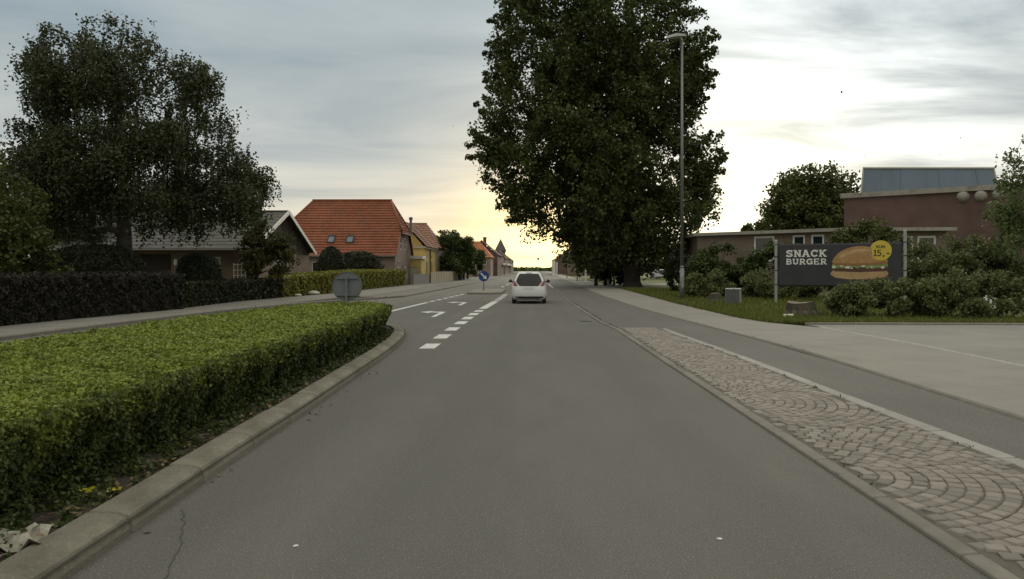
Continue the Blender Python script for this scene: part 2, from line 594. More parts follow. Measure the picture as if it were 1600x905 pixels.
KL = [(-11.9, -20), (-11.8, 14), (-11.7, 20), (-11.4, 26), (-10.7, 31), (-9.0, 36), (-7.35, 41), (-6.95, 60), (-6.6, 87), (-6.3, 120), (-6.0, 200), (-5.8, 620)]
KR = [(2.75, -20), (2.12, 14), (2.05, 19), (1.85, 21.5), (1.74, 26), (1.62, 31), (1.52, 36), (1.50, 41), (1.45, 60), (1.55, 87), (1.6, 120), (1.8, 200), (2.2, 620)]


def interp(line, y):
    for (x0, y0), (x1, y1) in zip(line, line[1:]):
        if y0 <= y <= y1:
            return x0 + (x1 - x0) * (y - y0) / (y1 - y0)
    return line[-1][0] if y > line[-1][1] else line[0][0]


ys = sorted(set([p[1] for p in KL] + [p[1] for p in KR] + [5, 10]))
rl = [(interp(KL, y), y) for y in ys]
rr = [(interp(KR, y), y) for y in ys]
road = struct(sheet('road', rl, rr, 0.0, M_road, drop=0), 'worn grey asphalt road running straight ahead')

# right side: cobbled strip, cycle path, pavement
COB_R = [(4.15, -2), (3.85, 4), (3.68, 8), (3.55, 12), (3.34, 16), (3.16, 19.3)]      # inner edge of the pale kerb


def cyc_l(y):
    if y < 19.6:
        return interp(COB_R, y) + 0.17
    return interp(KR, y) + 0.14


CYC_R = [(4.95, -20), (4.93, 8), (4.93, 10), (4.95, 13.7), (4.36, 22), (3.98, 28.6), (3.75, 40), (3.69, 46.6), (3.8, 60), (3.9, 87), (4.0, 120), (4.3, 200), (5, 620)]
yc = sorted(set([-20, -2, 4, 8, 12, 16, 19.6, 21.5, 26, 31, 36, 41] + [p[1] for p in CYC_R if p[1] > 19.6]))
ya = [y for y in yc if y <= 19.6]
yb = [19.6] + [y for y in yc if y > 19.6]
cyp = struct(sheet('cycle_path', [(cyc_l(y), y) for y in ya], [(interp(CYC_R, y), y) for y in ya], 0.032, M_cycle), 'dark smooth cycle path right of the road')
cyp2 = struct(sheet('cycle_path', [(interp(KR, y) + 0.14, y) for y in yb], [(interp(CYC_R, y), y) for y in yb], 0.032, M_cycle), 'far stretch of the right cycle path towards the trees')
PAV_R = [(7.6, -20), (7.58, 11.5), (7.62, 15), (7.35, 19.2), (6.62, 20.9), (6.3, 23), (6.15, 32), (6.45, 52), (6.5, 70), (6.5, 120), (6.8, 200), (7.5, 620)]
yp = sorted(set([p[1] for p in PAV_R] + [p[1] for p in CYC_R]))
pav = struct(sheet('pavement', [(interp(CYC_R, y) + 0.10, y) for y in yp], [(interp(PAV_R, y), y) for y in yp], 0.052, M_pave), 'pale footway beside the right cycle path')
drv = struct(sheet('driveway', [(7.72, -20), (7.70, 11.5), (7.74, 15), (7.5, 19.0), (7.45, 20.2)], [(40, -20), (40, 11.5), (40, 15), (40, 18.6), (40, 19.2)], 0.045, M_drive), 'pale concrete driveway on the right')
lawn = struct(sheet('lawn', [(7.46, 20.35), (6.64, 20.95), (6.32, 23), (6.17, 32), (6.47, 52), (6.52, 70)], [(16.5, 19.9), (16.5, 20.95), (16.5, 23), (20, 32), (30, 52), (40, 70)], 0.065, M_grass), 'mown grass verge round the stumps and the banner')
cpk = struct(sheet('car_park', [(16.8, 20.0), (15.6, 24), (17, 28)], [(45, 20.0), (45, 24), (45, 28)], 0.05, M_drive), 'pale paved yard at the far right')
sid = struct(sheet('side_road', [(3.95, 66), (3.98, 74)], [(40, 69), (40, 77)], 0.085, M_drive, drop=0), 'light paved side entrance beyond the big tree')

# left side: pavement, cycle path
pl = [(-13.9, -20), (-13.8, 20), (-13.2, 27), (-13.5, 33), (-13.0, 38), (-12.2, 44), (-12.0, 60), (-11.4, 87), (-11.2, 120), (-11, 200), (-11, 620)]
pr_ = [(-12.02, -20), (-11.82, 20), (-11.45, 27), (-10.6, 33), (-10.2, 36.5), (-9.55, 41), (-9.2, 60), (-8.5, 87), (-7.8, 120), (-7.6, 200), (-7.6, 620)]
ypl = sorted(set([p[1] for p in pl] + [p[1] for p in pr_]))
struct(sheet('pavement', [(interp(pl, y), y) for y in ypl], [(interp(pr_, y), y) for y in ypl], 0.10, M_pave_l), 'grey footway along the left hedges')
cl_l = [(-9.4, 39.5), (-9.15, 60), (-8.45, 87), (-7.75, 120), (-7.55, 200)]
ycl = sorted(set([p[1] for p in cl_l] + [41]))
struct(sheet('cycle_path', [(interp(cl_l, y) + 0.03, y) for y in ycl], [(interp(KL, y) - 0.14, y) for y in ycl], 0.07, M_cycle), 'narrow cycle path left of the road')


# ---- kerb stones
def stone_mesh(name, w, h, mat, bull=0.05):
    """one metre of kerb along +Y, road side at x=0 (rounded), body towards +x"""
    prof = [(0.0, -0.1), (0.0, h - bull * 1.2), (bull * 0.35, h - bull * 0.35), (bull * 1.3, h), (w - 0.015, h + 0.004), (w, h - 0.012), (w, -0.1)]
    v, f = [], []
    k = len(prof)
    for yy, ins in ((0.004, 0.012), (0.016, 0.0), (0.984, 0.0), (0.996, 0.012)):
        for x, z in prof:
            v.append((x + (ins if x < w / 2 else -ins), yy, z - (ins if z > 0 else 0)))
    for s in range(3):
        for i in range(k - 1):
            a = s * k + i
            f.append((a, a + 1, a + k + 1, a + k))
    f.append(tuple(range(k)))
    f.append(tuple(range(4 * k - 1, 3 * k - 1, -1)))
    me = bpy.data.meshes.new(name)
    me.from_pydata(v, [], f)
    me.materials.append(mat)
    me.update()
    return me


def lay_kerb(parent, pts, me, step, side=1, z=0.0, name='kerb_stone'):
    """stones laid end to end along a polyline; side=+1 body to the right of travel, -1 to the left"""
    # resample by arc length
    P = [Vector((x, y, z)) for x, y in pts]
    out, need = [P[0].copy()], step
    prev = P[0].copy()
    i = 1
    while i < len(P):
        d = (P[i] - prev).length
        if d >= need:
            prev = prev + (P[i] - prev).normalized() * need
            out.append(prev.copy())
            need = step
        else:
            need -= d
            prev = P[i].copy()
            i += 1
    for a, b in zip(out, out[1:]):
        o = bpy.data.objects.new(name, me)
        col.objects.link(o)
        d = b - a
        o.location = a
        o.rotation_euler = (random.uniform(-0.003, 0.003), random.uniform(-0.02, 0.02), math.atan2(-d.x, d.y))
        o.scale = (side, d.length, random.uniform(0.96, 1.04))
        o.parent = parent
    return out


def kerb_run(name, pts, w, h, mat, side, parent=None):
    b = MB()
    prof = [(0.0, -0.1), (0.0, h - 0.03), (0.03, h), (w, h + 0.003), (w, -0.1)]
    V = []
    for i, (x, y) in enumerate(pts):
        a = Vector(pts[max(0, i - 1)])
        c = Vector(pts[min(len(pts) - 1, i + 1)])
        d = (c - a).normalized()
        nx, ny = d.y * side, -d.x * side
        V.append([(x + nx * px_, y + ny * px_, z_) for px_, z_ in prof])
    for i in range(len(V) - 1):
        for k in range(4):
            b.quad(V[i][k], V[i][k + 1], V[i + 1][k + 1], V[i + 1][k])
    b.quad(*V[0])
    b.quad(*reversed(V[-1]))
    return b.build(name, mat, parent)


# splitter island with the low hedge
ISL = [(-2.16, -4.0), (-2.30, 0.0), (-2.36, 3.0), (-2.42, 4.5), (-2.48, 6.0), (-2.52, 8.0), (-2.61, 10.5), (-2.67, 12.5), (-2.75, 14.2), (-2.86, 15.6), (-3.02, 17.0), (-3.25, 18.2),
       (-3.6, 19.2), (-4.1, 19.9), (-4.7, 20.1), (-5.3, 19.8), (-5.8, 19.1), (-6.2, 18.0), (-6.5, 16.0), (-6.7, 13.0), (-6.8, 9.0), (-6.9, 4.0), (-7.0, -4.0)]
isl_root = struct(MB().add([(x, y, 0.085) for x, y in ISL], [tuple(range(len(ISL) - 1, -1, -1))]).build('traffic_island', M_soil), 'splitter island of bare soil under the low clipped hedge')
me_k = stone_mesh('kerb_stone', 0.27, 0.13, M_kerb, 0.075)
kb = struct(empty('kerb', (0, 0, 0)), 'rounded concrete kerb round the hedge island')
# walk the outline the other way round so the body of each stone lies inside the island
lay_kerb(kb, ISL, me_k, 1.05, side=-1)

# road kerb on the right, flush with the cobbles, and the pale kerb behind them
kr = struct(empty('kerb', (0, 0, 0)), 'dark weathered kerb between road and cobbles')
me_kr = stone_mesh('kerb_stone', 0.12, 0.028, M_kdark, 0.015)
lay_kerb(kr, [(interp(KR, y), y) for y in (0, 4, 8, 12, 16, 19, 20.3, 21.5, 26, 31, 36, 41, 50)], me_kr, 1.0, side=1)
kerb_run('kerb_run', [(interp(KR, y), y) for y in (50, 60, 87, 120, 200)], 0.12, 0.035, M_kdark, 1, kr)
kg = struct(empty('kerb', (0, 0, 0)), 'pale granite kerb between cobbles and cycle path')
me_kg = stone_mesh('kerb_stone', 0.16, 0.040, M_granite, 0.012)
lay_kerb(kg, COB_R, me_kg, 1.0, side=1)
kp = struct(kerb_run('kerb', [(interp(CYC_R, y), y) for y in (-4, 8, 10, 13.7, 22, 28.6, 40, 46.6, 60, 87, 120)], 0.10, 0.056, M_kdark, 1), 'low kerb between cycle path and right footway')
kd = struct(kerb_run('kerb', [(interp(PAV_R, y), y) for y in (-4, 11.5, 15, 19.2)], 0.10, 0.060, M_granite, 1), 'pale kerb between footway and driveway')
ke = struct(kerb_run('kerb', [(7.4, 20.26), (9, 20.22), (12, 20.05), (16.6, 19.7)], 0.09, 0.10, M_kdark, -1), 'dark edging where grass meets the driveway')
kl2 = struct(kerb_run('kerb', [(interp(KL, y), y) for y in (39.2, 41, 50, 60, 87, 120, 200)], 0.14, 0.10, M_kdark, -1), 'kerb between road and left cycle path')
kl3 = struct(kerb_run('kerb', [(interp(cl_l, y) , y) for y in (39.5, 50, 60, 87, 120)], 0.09, 0.105, M_kdark, -1), 'kerb between left cycle path and footway')
kl4 = struct(kerb_run('kerb', [(interp(KL, y), y) for y in (-10, 14, 20, 26, 31, 36, 39)], 0.13, 0.105, M_kdark, -1), 'kerb of the left footway opposite the hedge island')


# ---- cobbled strip: rings of granite setts round centres along the road kerb
def sett_mesh(v):
    rg = random.Random(v)
    j = lambda s: rg.uniform(-s, s)
    b, t, z0, z1 = 0.5, 0.40, -0.5, 0.5
    V = []
    for s, z in ((0.5, -0.5), (0.5, 0.30), (0.475, 0.43), (0.41, 0.5)):
        for x, y in ((-1, -1), (1, -1), (1, 1), (-1, 1)):
            V.append((x * s + j(0.035), y * s + j(0.035), z + (j(0.03) if z > 0.35 else 0)))
    F = []
    for k in range(3):
        for i in range(4):
            a, c = k * 4 + i, k * 4 + (i + 1) % 4
            F.append((a, c, c + 4, a + 4))
    F.append((12, 13, 14, 15))
    return V, F


cob = struct(sheet('cobble_strip', [(interp(KR, y) + 0.10, y) for y in (-2, 4, 8, 12, 16, 19.45)], [(interp(COB_R, y) + 0.03, y) for y in (-2, 4, 8, 12, 16, 19.45)], 0.024, M_joint, drop=0), 'strip of granite setts laid in fans beside the road')
centres = [-0.4, 2.6, 5.6, 8.7, 11.7, 14.6, 17.6, 20.6]
setts = []
for ci, cy in enumerate(centres):
    cx = 2.24
    ring = 0.16
    while ring < 2.25:
        n = max(3, int(2 * math.pi * ring / 0.118))
        off = random.uniform(0, 1)
        for i in range(n):
            a = 2 * math.pi * (i + off) / n
            x, y = cx + ring * math.cos(a), cy + ring * math.sin(a)
            if any(abs(y - c2) < abs(y - cy) - 0.02 for c2 in centres):
                continue
            if not (0.4 < y < 19.35):
                continue
            if x < interp(KR, y) + 0.165 or x > interp(COB_R, y) - 0.045:
                continue
            setts.append((x, y, a, 2 * math.pi * ring / n, ring))
        ring += 0.112
for cy in centres:
    if 0.4 < cy < 19.3:
        setts.append((2.24 + 0.09, cy, 0, 0.1, 0.1))


def shown(s):
    px_ = 838 + 1150 * s[0] / s[1]
    py_ = 420 + 1150 * (CAM_H - 0.05) / s[1]
    return px_ < 1606 and py_ < 912


setts.sort(key=lambda s: (0 if shown(s) else 1, s[1]))
VAR = [sett_mesh(i) for i in range(6)]
var_me = []
for V, F in VAR:
    me = bpy.data.meshes.new('sett')
    me.from_pydata(V, [], F)
    me.materials.append(M_sett)
    var_me.append(me)
rest_v, rest_f, rest_t = [], [], []
for i, (x, y, a, wl_, ring) in enumerate(setts):
    sx, sy, sz = 0.104 * random.uniform(0.93, 1.02), wl_ * random.uniform(0.85, 0.95), 0.07
    zz = 0.001 + random.uniform(-0.003, 0.004)
    rot = a + random.uniform(-0.06, 0.06)
    if i < 300:
        o = bpy.data.objects.new('sett', random.choice(var_me))
        col.objects.link(o)
        o.location = (x, y, zz)
        o.rotation_euler = (random.uniform(-0.03, 0.03), random.uniform(-0.03, 0.03), rot)
        o.scale = (sx, sy, sz)
        o.parent = cob
    else:
        V, F = random.choice(VAR)
        ca, sa = math.cos(rot), math.sin(rot)
        b0 = len(rest_v)
        for vx, vy, vz in V:
            rest_v.append((x + vx * sx * ca - vy * sy * sa, y + vx * sx * sa + vy * sy * ca, zz + vz * sz))
        rest_f += [tuple(q + b0 for q in f) for f in F]
        rest_t += [random.random()] * len(F)
o = raw('setts', rest_v, rest_f, M_sett)
at = o.data.attributes.new('tint', 'FLOAT', 'FACE')
at.data.foreach_set('value', rest_t)
o.parent = cob
o['kind'] = 'stuff'


# ---- painted markings (children of the road)
def mark(name, poly, z=0.004):
    return MB().add([(x, y, z) for x, y in poly], [tuple(range(len(poly)))]).build(name, M_paint, road)


def bar(x0, y0, x1, y1, w, name='lane_dash'):
    return mark(name, [(x0 - w / 2, y0), (x0 + w / 2, y0), (x1 + w / 2, y1), (x1 - w / 2, y1)])


for (pa, pb, xc) in ((537.2, 545.0, -2.17), (522.8, 529.2, -2.19), (511.8, 516.8, -2.20), (502.3, 506.8, -2.20), (495.2, 499.2, -2.20), (489.4, 492.8, -2.18), (484.8, 487.4, -2.15)):
    ya_, yb_ = 1817 / (pb - 420), 1817 / (pa - 420)
    bar(xc, ya_, xc + 0.01, yb_, 0.31)
bar(-2.12, 29.0, -1.97, 35.6, 0.31, 'lane_line')
for k in range(5):
    bar(-1.95 + 0.015 * k, 36.5 + 1.9 * k, -1.94 + 0.015 * k, 37.5 + 1.9 * k, 0.31)
bar(-5.42, 27.0, -5.10, 34.4, 0.20, 'lane_line')
for k in range(6):
    bar(-5.07 + 0.1 * k, 35.2 + 1.8 * k, -5.02 + 0.1 * k, 36.3 + 1.8 * k, 0.20)
for k in range(7):
    y0 = 54 + 8.5 * k
    bar(-3.0 + 0.05 * k, y0, -2.98 + 0.05 * k, y0 + 4.2, 0.16)
bar(1.36, 60, 1.28, 78, 0.12, 'pale_kerb_bar')  # painted bar standing in for the paler stretch of kerb


def arrow(x, y):
    # a left-turn arrow: stem, bend and head
    mark('turn_arrow', [(x, y), (x + 0.15, y), (x + 0.17, y + 2.45), (x + 0.10, y + 2.85), (x - 0.38, y + 3.0), (x - 0.38, y + 3.4), (x - 0.80, y + 2.75), (x - 0.38, y + 2.1), (x - 0.38, y + 2.5), (x - 0.01, y + 2.35)])


arrow(-3.46, 24.1)
arrow(-3.40, 31.8)
mark('drain_cover', [(1.28, 21.9), (1.66, 21.9), (1.66, 22.3), (1.28, 22.3)]).data.materials[0] = M_dark
# worn white spots on the asphalt
for x, y, s in ((-1.37, 4.19, 0.017), (1.07, 4.30, 0.017)):
    mark('paint_spot', [(x + s * math.cos(a) * random.uniform(0.7, 1.2), y + s * 1.1 * math.sin(a) * random.uniform(0.7, 1.2)) for a in [k * math.pi / 5 for k in range(10)]])
# a crack sealed with dark tar near the island kerb
b = MB()
cr_pts = [(float(np.interp(y, [3.2, 3.78, 4.18, 4.84], [-1.80, -1.90, -2.02, -2.32])) + random.uniform(-0.018, 0.018), y) for y in np.linspace(4.84, 3.2, 34)]
for (x0, y0), (x1, y1) in zip(cr_pts, cr_pts[1:]):
    w0 = random.uniform(0.003, 0.006)
    b.quad((x0 - w0, y0, 0.0035), (x0 + w0, y0, 0.0035), (x1 + w0, y1, 0.0035), (x1 - w0, y1, 0.0035))
b.build('crack_seal', plain('tar', (0.05, 0.047, 0.042), 0.7), road)

# ---- low traffic island with the blue sign
b = MB()
loop = [(-4.35, 46.2), (-4.1, 45.4), (-3.0, 45.2), (-2.25, 45.6), (-2.15, 46.4), (-2.2, 52.6), (-2.6, 53.4), (-3.6, 53.4), (-4.2, 52.6)]
top = [(-3.2 + (x + 3.2) * 0.93, 49 + (y - 49) * 0.985) for x, y in loop]
k = len(loop)
b.add([(x, y, -0.02) for x, y in loop] + [(x, y, 0.10) for x, y in loop] + [(x, y, 0.13) for x, y in top],
      [(i, (i + 1) % k, k + (i + 1) % k, k + i) for i in range(k)] + [(k + i, k + (i + 1) % k, 2 * k + (i + 1) % k, 2 * k + i) for i in range(k)] + [tuple(range(2 * k, 3 * k))])
struct(b.build('refuge_island', M_kdark), 'small kerbed refuge in the middle of the road under the blue sign')

# ------------------------------------------------------------------ vegetation
def leaf_quads(C, N_, size, rg, aspect=0.62, jit=0.35):
    """diamond-shaped leaves at C (n,3) facing N_ (n,3)"""
    n = len(C)
    N_ = N_ / np.maximum(np.linalg.norm(N_, axis=1, keepdims=True), 1e-6)
    r = rg.normal(size=(n, 3))
    U = np.cross(N_, r)
    U /= np.maximum(np.linalg.norm(U, axis=1, keepdims=True), 1e-6)
    W = np.cross(N_, U)
    s = (np.asarray(size) * (1 + jit * (rg.random(n) * 2 - 1)))[:, None]
    U, W = U * s * 0.5, W * s * 0.5 * aspect
    Q = np.empty((n, 4, 3))
    Q[:, 0] = C - U
    Q[:, 1] = C + W - U * 0.15
    Q[:, 2] = C + U
    Q[:, 3] = C - W - U * 0.15
    return Q


def wav(x, y, z, ph=0.0):
    """cheap smooth noise in about -1..1"""
    return (np.sin(1.7 * x + 2.3 * y + 0.9 * z + ph) + np.sin(3.1 * x - 1.9 * y + 2.7 * z + 1.3 * ph) + np.sin(-2.2 * x + 4.1 * y + 3.3 * z + 2.1 * ph) + np.sin(5.3 * x + 3.7 * y - 4.4 * z + 0.7 * ph)) / 2.6


def hedge(name, label, poly, h, leaf, n_top, n_side, mat, z0=0.05, fuzz=0.05, group=None, near=None, seed=1, wave=0.03, core=0.10, z_fun=None, cat='hedge', shoots=False, under=0.05):
    """clipped hedge over a footprint polygon (counter-clockwise)"""
    rg = np.random.default_rng(seed)
    P = np.array(poly, float)
    cx, cy = P.mean(axis=0)
    org = (cx, cy, z0)
    root = tag(empty(name, org), label, cat, group)
    zf = z_fun or (lambda x, y: h + 0 * x)
    A, B = P, np.roll(P, -1, axis=0)
    E = B - A
    Ln = np.linalg.norm(E, axis=1)
    Nn = np.stack([E[:, 1], -E[:, 0]], 1) / Ln[:, None]

    def inside(X, Y):
        c = np.zeros(len(X), bool)
        for (x0, y0), (x1, y1) in zip(A, B):
            cond = ((y0 > Y) != (y1 > Y))
            c ^= cond & (X < (x1 - x0) * (Y - y0) / (y1 - y0 + 1e-12) + x0)
        return c

    def keep(X, Y):
        if near is None:
            return np.ones(len(X), bool), np.full(len(X), leaf)
        d = np.hypot(X, Y)
        p = np.clip((near / np.maximum(d, 0.1)) ** 1.2, 0, 1)
        s = leaf * np.clip((d / near) ** 0.55, 1, 4)
        away = Y < 1.12 * np.abs(X) - 0.6          # beside and behind the viewpoint: fewer, larger leaves
        p = np.where(away, p * 0.12, p)
        s = np.where(away, s * 2.4, s)
        return rg.random(len(X)) < p, s
    mn, mx = P.min(0), P.max(0)
    m = int(n_top * 1.3)
    X, Y = mn[0] + rg.random(m) * (mx[0] - mn[0]), mn[1] + rg.random(m) * (mx[1] - mn[1])
    ok = inside(X, Y)
    kp_, sz = keep(X, Y)
    ok &= kp_
    X, Y, sz = X[ok], Y[ok], sz[ok]
    Zs = zf(X, Y) + wave * wav(X * 2.2, Y * 2.2, 0 * X, seed) + wave * 0.6 * wav(X * 7, Y * 7, 0 * X, seed + 2)
    # round the shoulders over
    dmin = np.full(len(X), 9.0)
    for a, e, l, nn in zip(A, E, Ln, Nn):
        t = np.clip(((X - a[0]) * e[0] + (Y - a[1]) * e[1]) / (l * l), 0, 1)
        dmin = np.minimum(dmin, np.hypot(X - a[0] - t * e[0], Y - a[1] - t * e[1]))
    Zs = Zs - 0.16 * h * np.clip(1 - dmin / 0.22, 0, 1) ** 2
    C1 = np.stack([X, Y, Zs - rg.random(len(X)) ** 2 * fuzz * 1.6 + fuzz * 0.5 * rg.random(len(X))], 1)
    if shoots:      # a few shoots have outgrown the last clipping
        C1[:, 2] += (rg.random(len(X)) < 0.006 + 0.03 * (wav(X * 3, Y * 3, 0 * X, 8) > 0.9)) * rg.random(len(X)) * 0.07
    N1 = rg.normal(size=(len(X), 3)) * 0.75 + np.array([0, 0, 1.0])
    S1 = sz
    # sides
    per = rg.random(n_side) * Ln.sum()
    idx = np.searchsorted(np.cumsum(Ln), per)
    idx = np.minimum(idx, len(Ln) - 1)
    t = (per - np.concatenate([[0], np.cumsum(Ln)])[idx]) / Ln[idx]
    X, Y = A[idx, 0] + t * E[idx, 0], A[idx, 1] + t * E[idx, 1]
    kp_, sz = keep(X, Y)
    idx, X, Y, sz = idx[kp_], X[kp_], Y[kp_], sz[kp_]
    u = rg.random(len(X)) ** 0.85
    Z = z0 + 0.02 + u * (zf(X, Y) - z0 - 0.02)
    bul = wave * 1.6 * wav(X * 2.6, Y * 2.6, Z * 4, seed + 5) + wave * 0.9 * wav(X * 8, Y * 8, Z * 8, seed + 6) - under * np.clip(1 - (Z - z0) / (0.75 * h), 0, 1)
    dep = bul - rg.random(len(X)) ** 1.5 * fuzz * 2.2 + fuzz * 0.6 * rg.random(len(X))
    C2 = np.stack([X + Nn[idx, 0] * dep, Y + Nn[idx, 1] * dep, Z], 1)
    N2 = rg.normal(size=(len(X), 3)) * 0.7 + np.concatenate([Nn[idx], np.full((len(X), 1), 0.2)], 1)
    C, NN, S = np.concatenate([C1, C2]), np.concatenate([N1, N2]), np.concatenate([S1, sz])
    Q = leaf_quads(C, NN, S, rg)
    tint = np.clip(0.5 + 0.33 * wav(C[:, 0] * 3, C[:, 1] * 3, C[:, 2] * 3, seed + 9) + 0.3 * (rg.random(len(C)) - 0.5), 0, 1)
    if shoots:      # pale new shoots on top; flank shade painted into the older leaves' tint
        age_shade = np.concatenate([0.18 * np.ones(len(C1)) + 0.35 * np.clip(1 - dmin / 0.3, 0, 1) * rg.random(len(C1)), 0.92 - 0.55 * np.clip((C2[:, 2] - 0.40 + 0.10 * wav(C2[:, 0] * 2, C2[:, 1] * 2, 0 * C2[:, 2], 4)) / 0.30, 0, 1) * rg.random(len(C2))])
        tint = np.clip(age_shade + 0.55 * (tint - 0.5), 0, 1)
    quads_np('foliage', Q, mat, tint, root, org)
    # woody inside
    ctr = P.mean(axis=0)
    inn = []
    for i in range(len(P)):
        n0, n1 = Nn[i - 1], Nn[i]
        v = n0 + n1
        v = v / max(np.linalg.norm(v), 1e-6)
        inn.append(P[i] - v * core)
    b_ = MB()
    k_ = len(inn)
    b_.add([(x + (cx - x) * 0.03 * (under > 0.1), y, z0 - 0.02) for x, y in inn] + [(x, y, float(zf(np.array(x), np.array(y))) - core * 0.8) for x, y in inn],
           [(i, (i + 1) % k_, k_ + (i + 1) % k_, k_ + i) for i in range(k_)] + [tuple(range(k_, 2 * k_))])
    b_.build('twigs', M_twig, root, org)
    return root


def interp_prof(prof, z):
    zs = np.array([p[0] for p in prof])
    o_ = np.argsort(zs)
    return np.interp(z, zs[o_], np.array([p[1] for p in prof])[o_]), np.interp(z, zs[o_], np.array([p[2] for p in prof])[o_])


def tree(name, label, base, prof, mat, bark=None, trunk_r=0.25, lobes=26, clumps=300, leaves=90, clump_r=0.7, leaf=0.2, droop=0.0, depth=0.9, seed=1, group=None,
         cat='tree', lobe_r=(0.28, 0.42), lean=0.0, trunk_top=0.75, zmin_limb=None, limb_k=0.016, fill=0.25, stretch=1.0, inner=0.0, sprays=0):
    """tapered trunk, limbs reaching to every leaf clump, and a crown of leaf-sized faces following an outline (z, x_left, x_right)"""
    rg = np.random.default_rng(seed)
    bx, by = base
    org = (bx, by, 0.0)
    root = tag(empty(name, org), label, cat, group)
    z_lo, z_hi = min(p[0] for p in prof), max(p[0] for p in prof)
    # lobes
    cent, rad = [], []
    tries = 0
    areas = []
    zz = np.linspace(z_lo, z_hi, 60)
    l_, r_ = interp_prof(prof, zz)
    wgt = np.maximum((r_ - l_), 0.1) ** 1.3
    wgt /= wgt.sum()
    for i in range(lobes):
        z = rg.choice(zz, p=wgt) + rg.uniform(-0.5, 0.5) * (z_hi - z_lo) / 60
        l, r = interp_prof(prof, z)
        w = (r - l) / 2
        lr = max(0.25, w * rg.uniform(*lobe_r))
        lr = min(lr, (z_hi - z_lo) * 0.25)
        z = min(max(z, z_lo + lr * 0.7), z_hi - lr * 0.9)
        l, r = interp_prof(prof, z)
        w, c = (r - l) / 2, (r + l) / 2
        a = rg.uniform(0, 2 * math.pi)
        q = 1.0 if rg.random() > fill else rg.uniform(0.2, 0.8)
        rr_ = max(0, w - lr) * q
        cent.append((c + rr_ * math.cos(a), by + rr_ * math.sin(a) * depth, z))
        rad.append(lr)
    # make sure that both sides of the outline are reached all the way up
    for z in np.linspace(z_lo + 0.06 * (z_hi - z_lo), z_hi - 0.05 * (z_hi - z_lo), max(4, lobes // 3)):
        l, r = interp_prof(prof, z)
        w = (r - l) / 2
        lr = max(0.25, w * rg.uniform(lobe_r[0] * 0.7, lobe_r[0]))
        for s in (-1, 1):
            cent.append(((l + r) / 2 + s * (w - lr) * rg.uniform(0.93, 1.04), by + rg.uniform(-0.4, 0.4) * w * depth, z + rg.uniform(-0.3, 0.3) * lr))
            rad.append(lr)
    cent, rad = np.array(cent), np.array(rad)
    pick = rg.choice(len(cent), clumps, p=rad ** 2 / (rad ** 2).sum())
    dv = rg.normal(size=(clumps, 3))
    dv /= np.linalg.norm(dv, axis=1, keepdims=True)
    rr_ = rg.random(clumps) ** 0.45
    CC = cent[pick] + dv * (rad[pick] * rr_ * 0.92)[:, None] * np.array([1, 1, 0.85])
    small = np.ones(clumps)
    if inner > 0:       # an even fill of the inside of the crown
        k_ = int(clumps * inner)
        zz_ = rg.choice(zz, k_, p=wgt)
        l, r = interp_prof(prof, zz_)
        a = rg.uniform(0, 2 * math.pi, k_)
        q = np.sqrt(rg.random(k_)) * 0.86
        CC[:k_] = np.stack([(l + r) / 2 + (r - l) / 2 * q * np.cos(a), by + (r - l) / 2 * depth * q * np.sin(a), zz_], 1)
    if sprays:          # boughs that reach out past the outline, thinning towards the tip
        for k_ in range(sprays):
            z = rg.uniform(z_lo + 0.12 * (z_hi - z_lo), z_hi)
            l, r = interp_prof(prof, z)
            w, c = (r - l) / 2, (r + l) / 2
            a = rg.choice([0.0, math.pi]) + rg.normal() * 0.5
            rise = rg.uniform(-0.1, 0.55)
            for m_, f in enumerate((0.87, 0.935, 0.99, 1.04)):
                i = clumps - 1 - (4 * k_ + m_)
                CC[i] = (c + w * f * math.cos(a), by + w * depth * f * math.sin(a), z + rise * w * (f - 0.9) * 2)
                small[i] = (0.9, 0.75, 0.6, 0.42)[m_]
    # limbs: every clump hangs on the nearest node further in
    th = z_lo + (z_hi - z_lo) * trunk_top
    nodes, par, nd_is_trunk = [], [], []
    tx = np.array([interp_prof(prof, th)[0] + interp_prof(prof, th)[1]]).sum() / 2
    K = 8
    for i in range(K + 1):
        f = i / K
        nodes.append((bx + (tx - bx) * f ** 1.6 * 0.8 + 0.12 * math.sin(f * 5 + seed) * f, by + 0.12 * math.cos(f * 4 + seed) * f, th * f))
        par.append(i - 1)
    nodes = [np.array(p) for p in nodes]
    zl = zmin_limb if zmin_limb is not None else z_lo * 0.7
    order = np.argsort(np.hypot(CC[:, 0] - bx, CC[:, 1] - by) + 0.25 * np.abs(CC[:, 2] - z_lo))
    NA = np.zeros((K + 1 + 2 * clumps, 3))
    NA[:K + 1] = nodes
    cnt = K + 1
    radial = np.zeros(len(NA))
    for i in order:
        p = CC[i]
        D = NA[:cnt] - p
        dist = np.sqrt((D ** 2).sum(1))
        cost = dist + 0.9 * np.maximum(0, NA[:cnt, 2] - p[2] + 0.1 * dist) + np.where(NA[:cnt, 2] < zl, 50, 0)
        j = int(np.argmin(cost))
        mid = NA[j] * 0.5 + p * 0.5 + np.array([0, 0, 0.10 * dist[j]]) + rg.normal(size=3) * 0.05 * dist[j]
        NA[cnt] = mid
        par.append(j)
        NA[cnt + 1] = p
        par.append(cnt)
        cnt += 2
    par = np.array(par)
    load = np.ones(cnt)
    for i in range(cnt - 1, 0, -1):
        load[par[i]] += load[i]
    b_ = MB()
    tot = load[0]
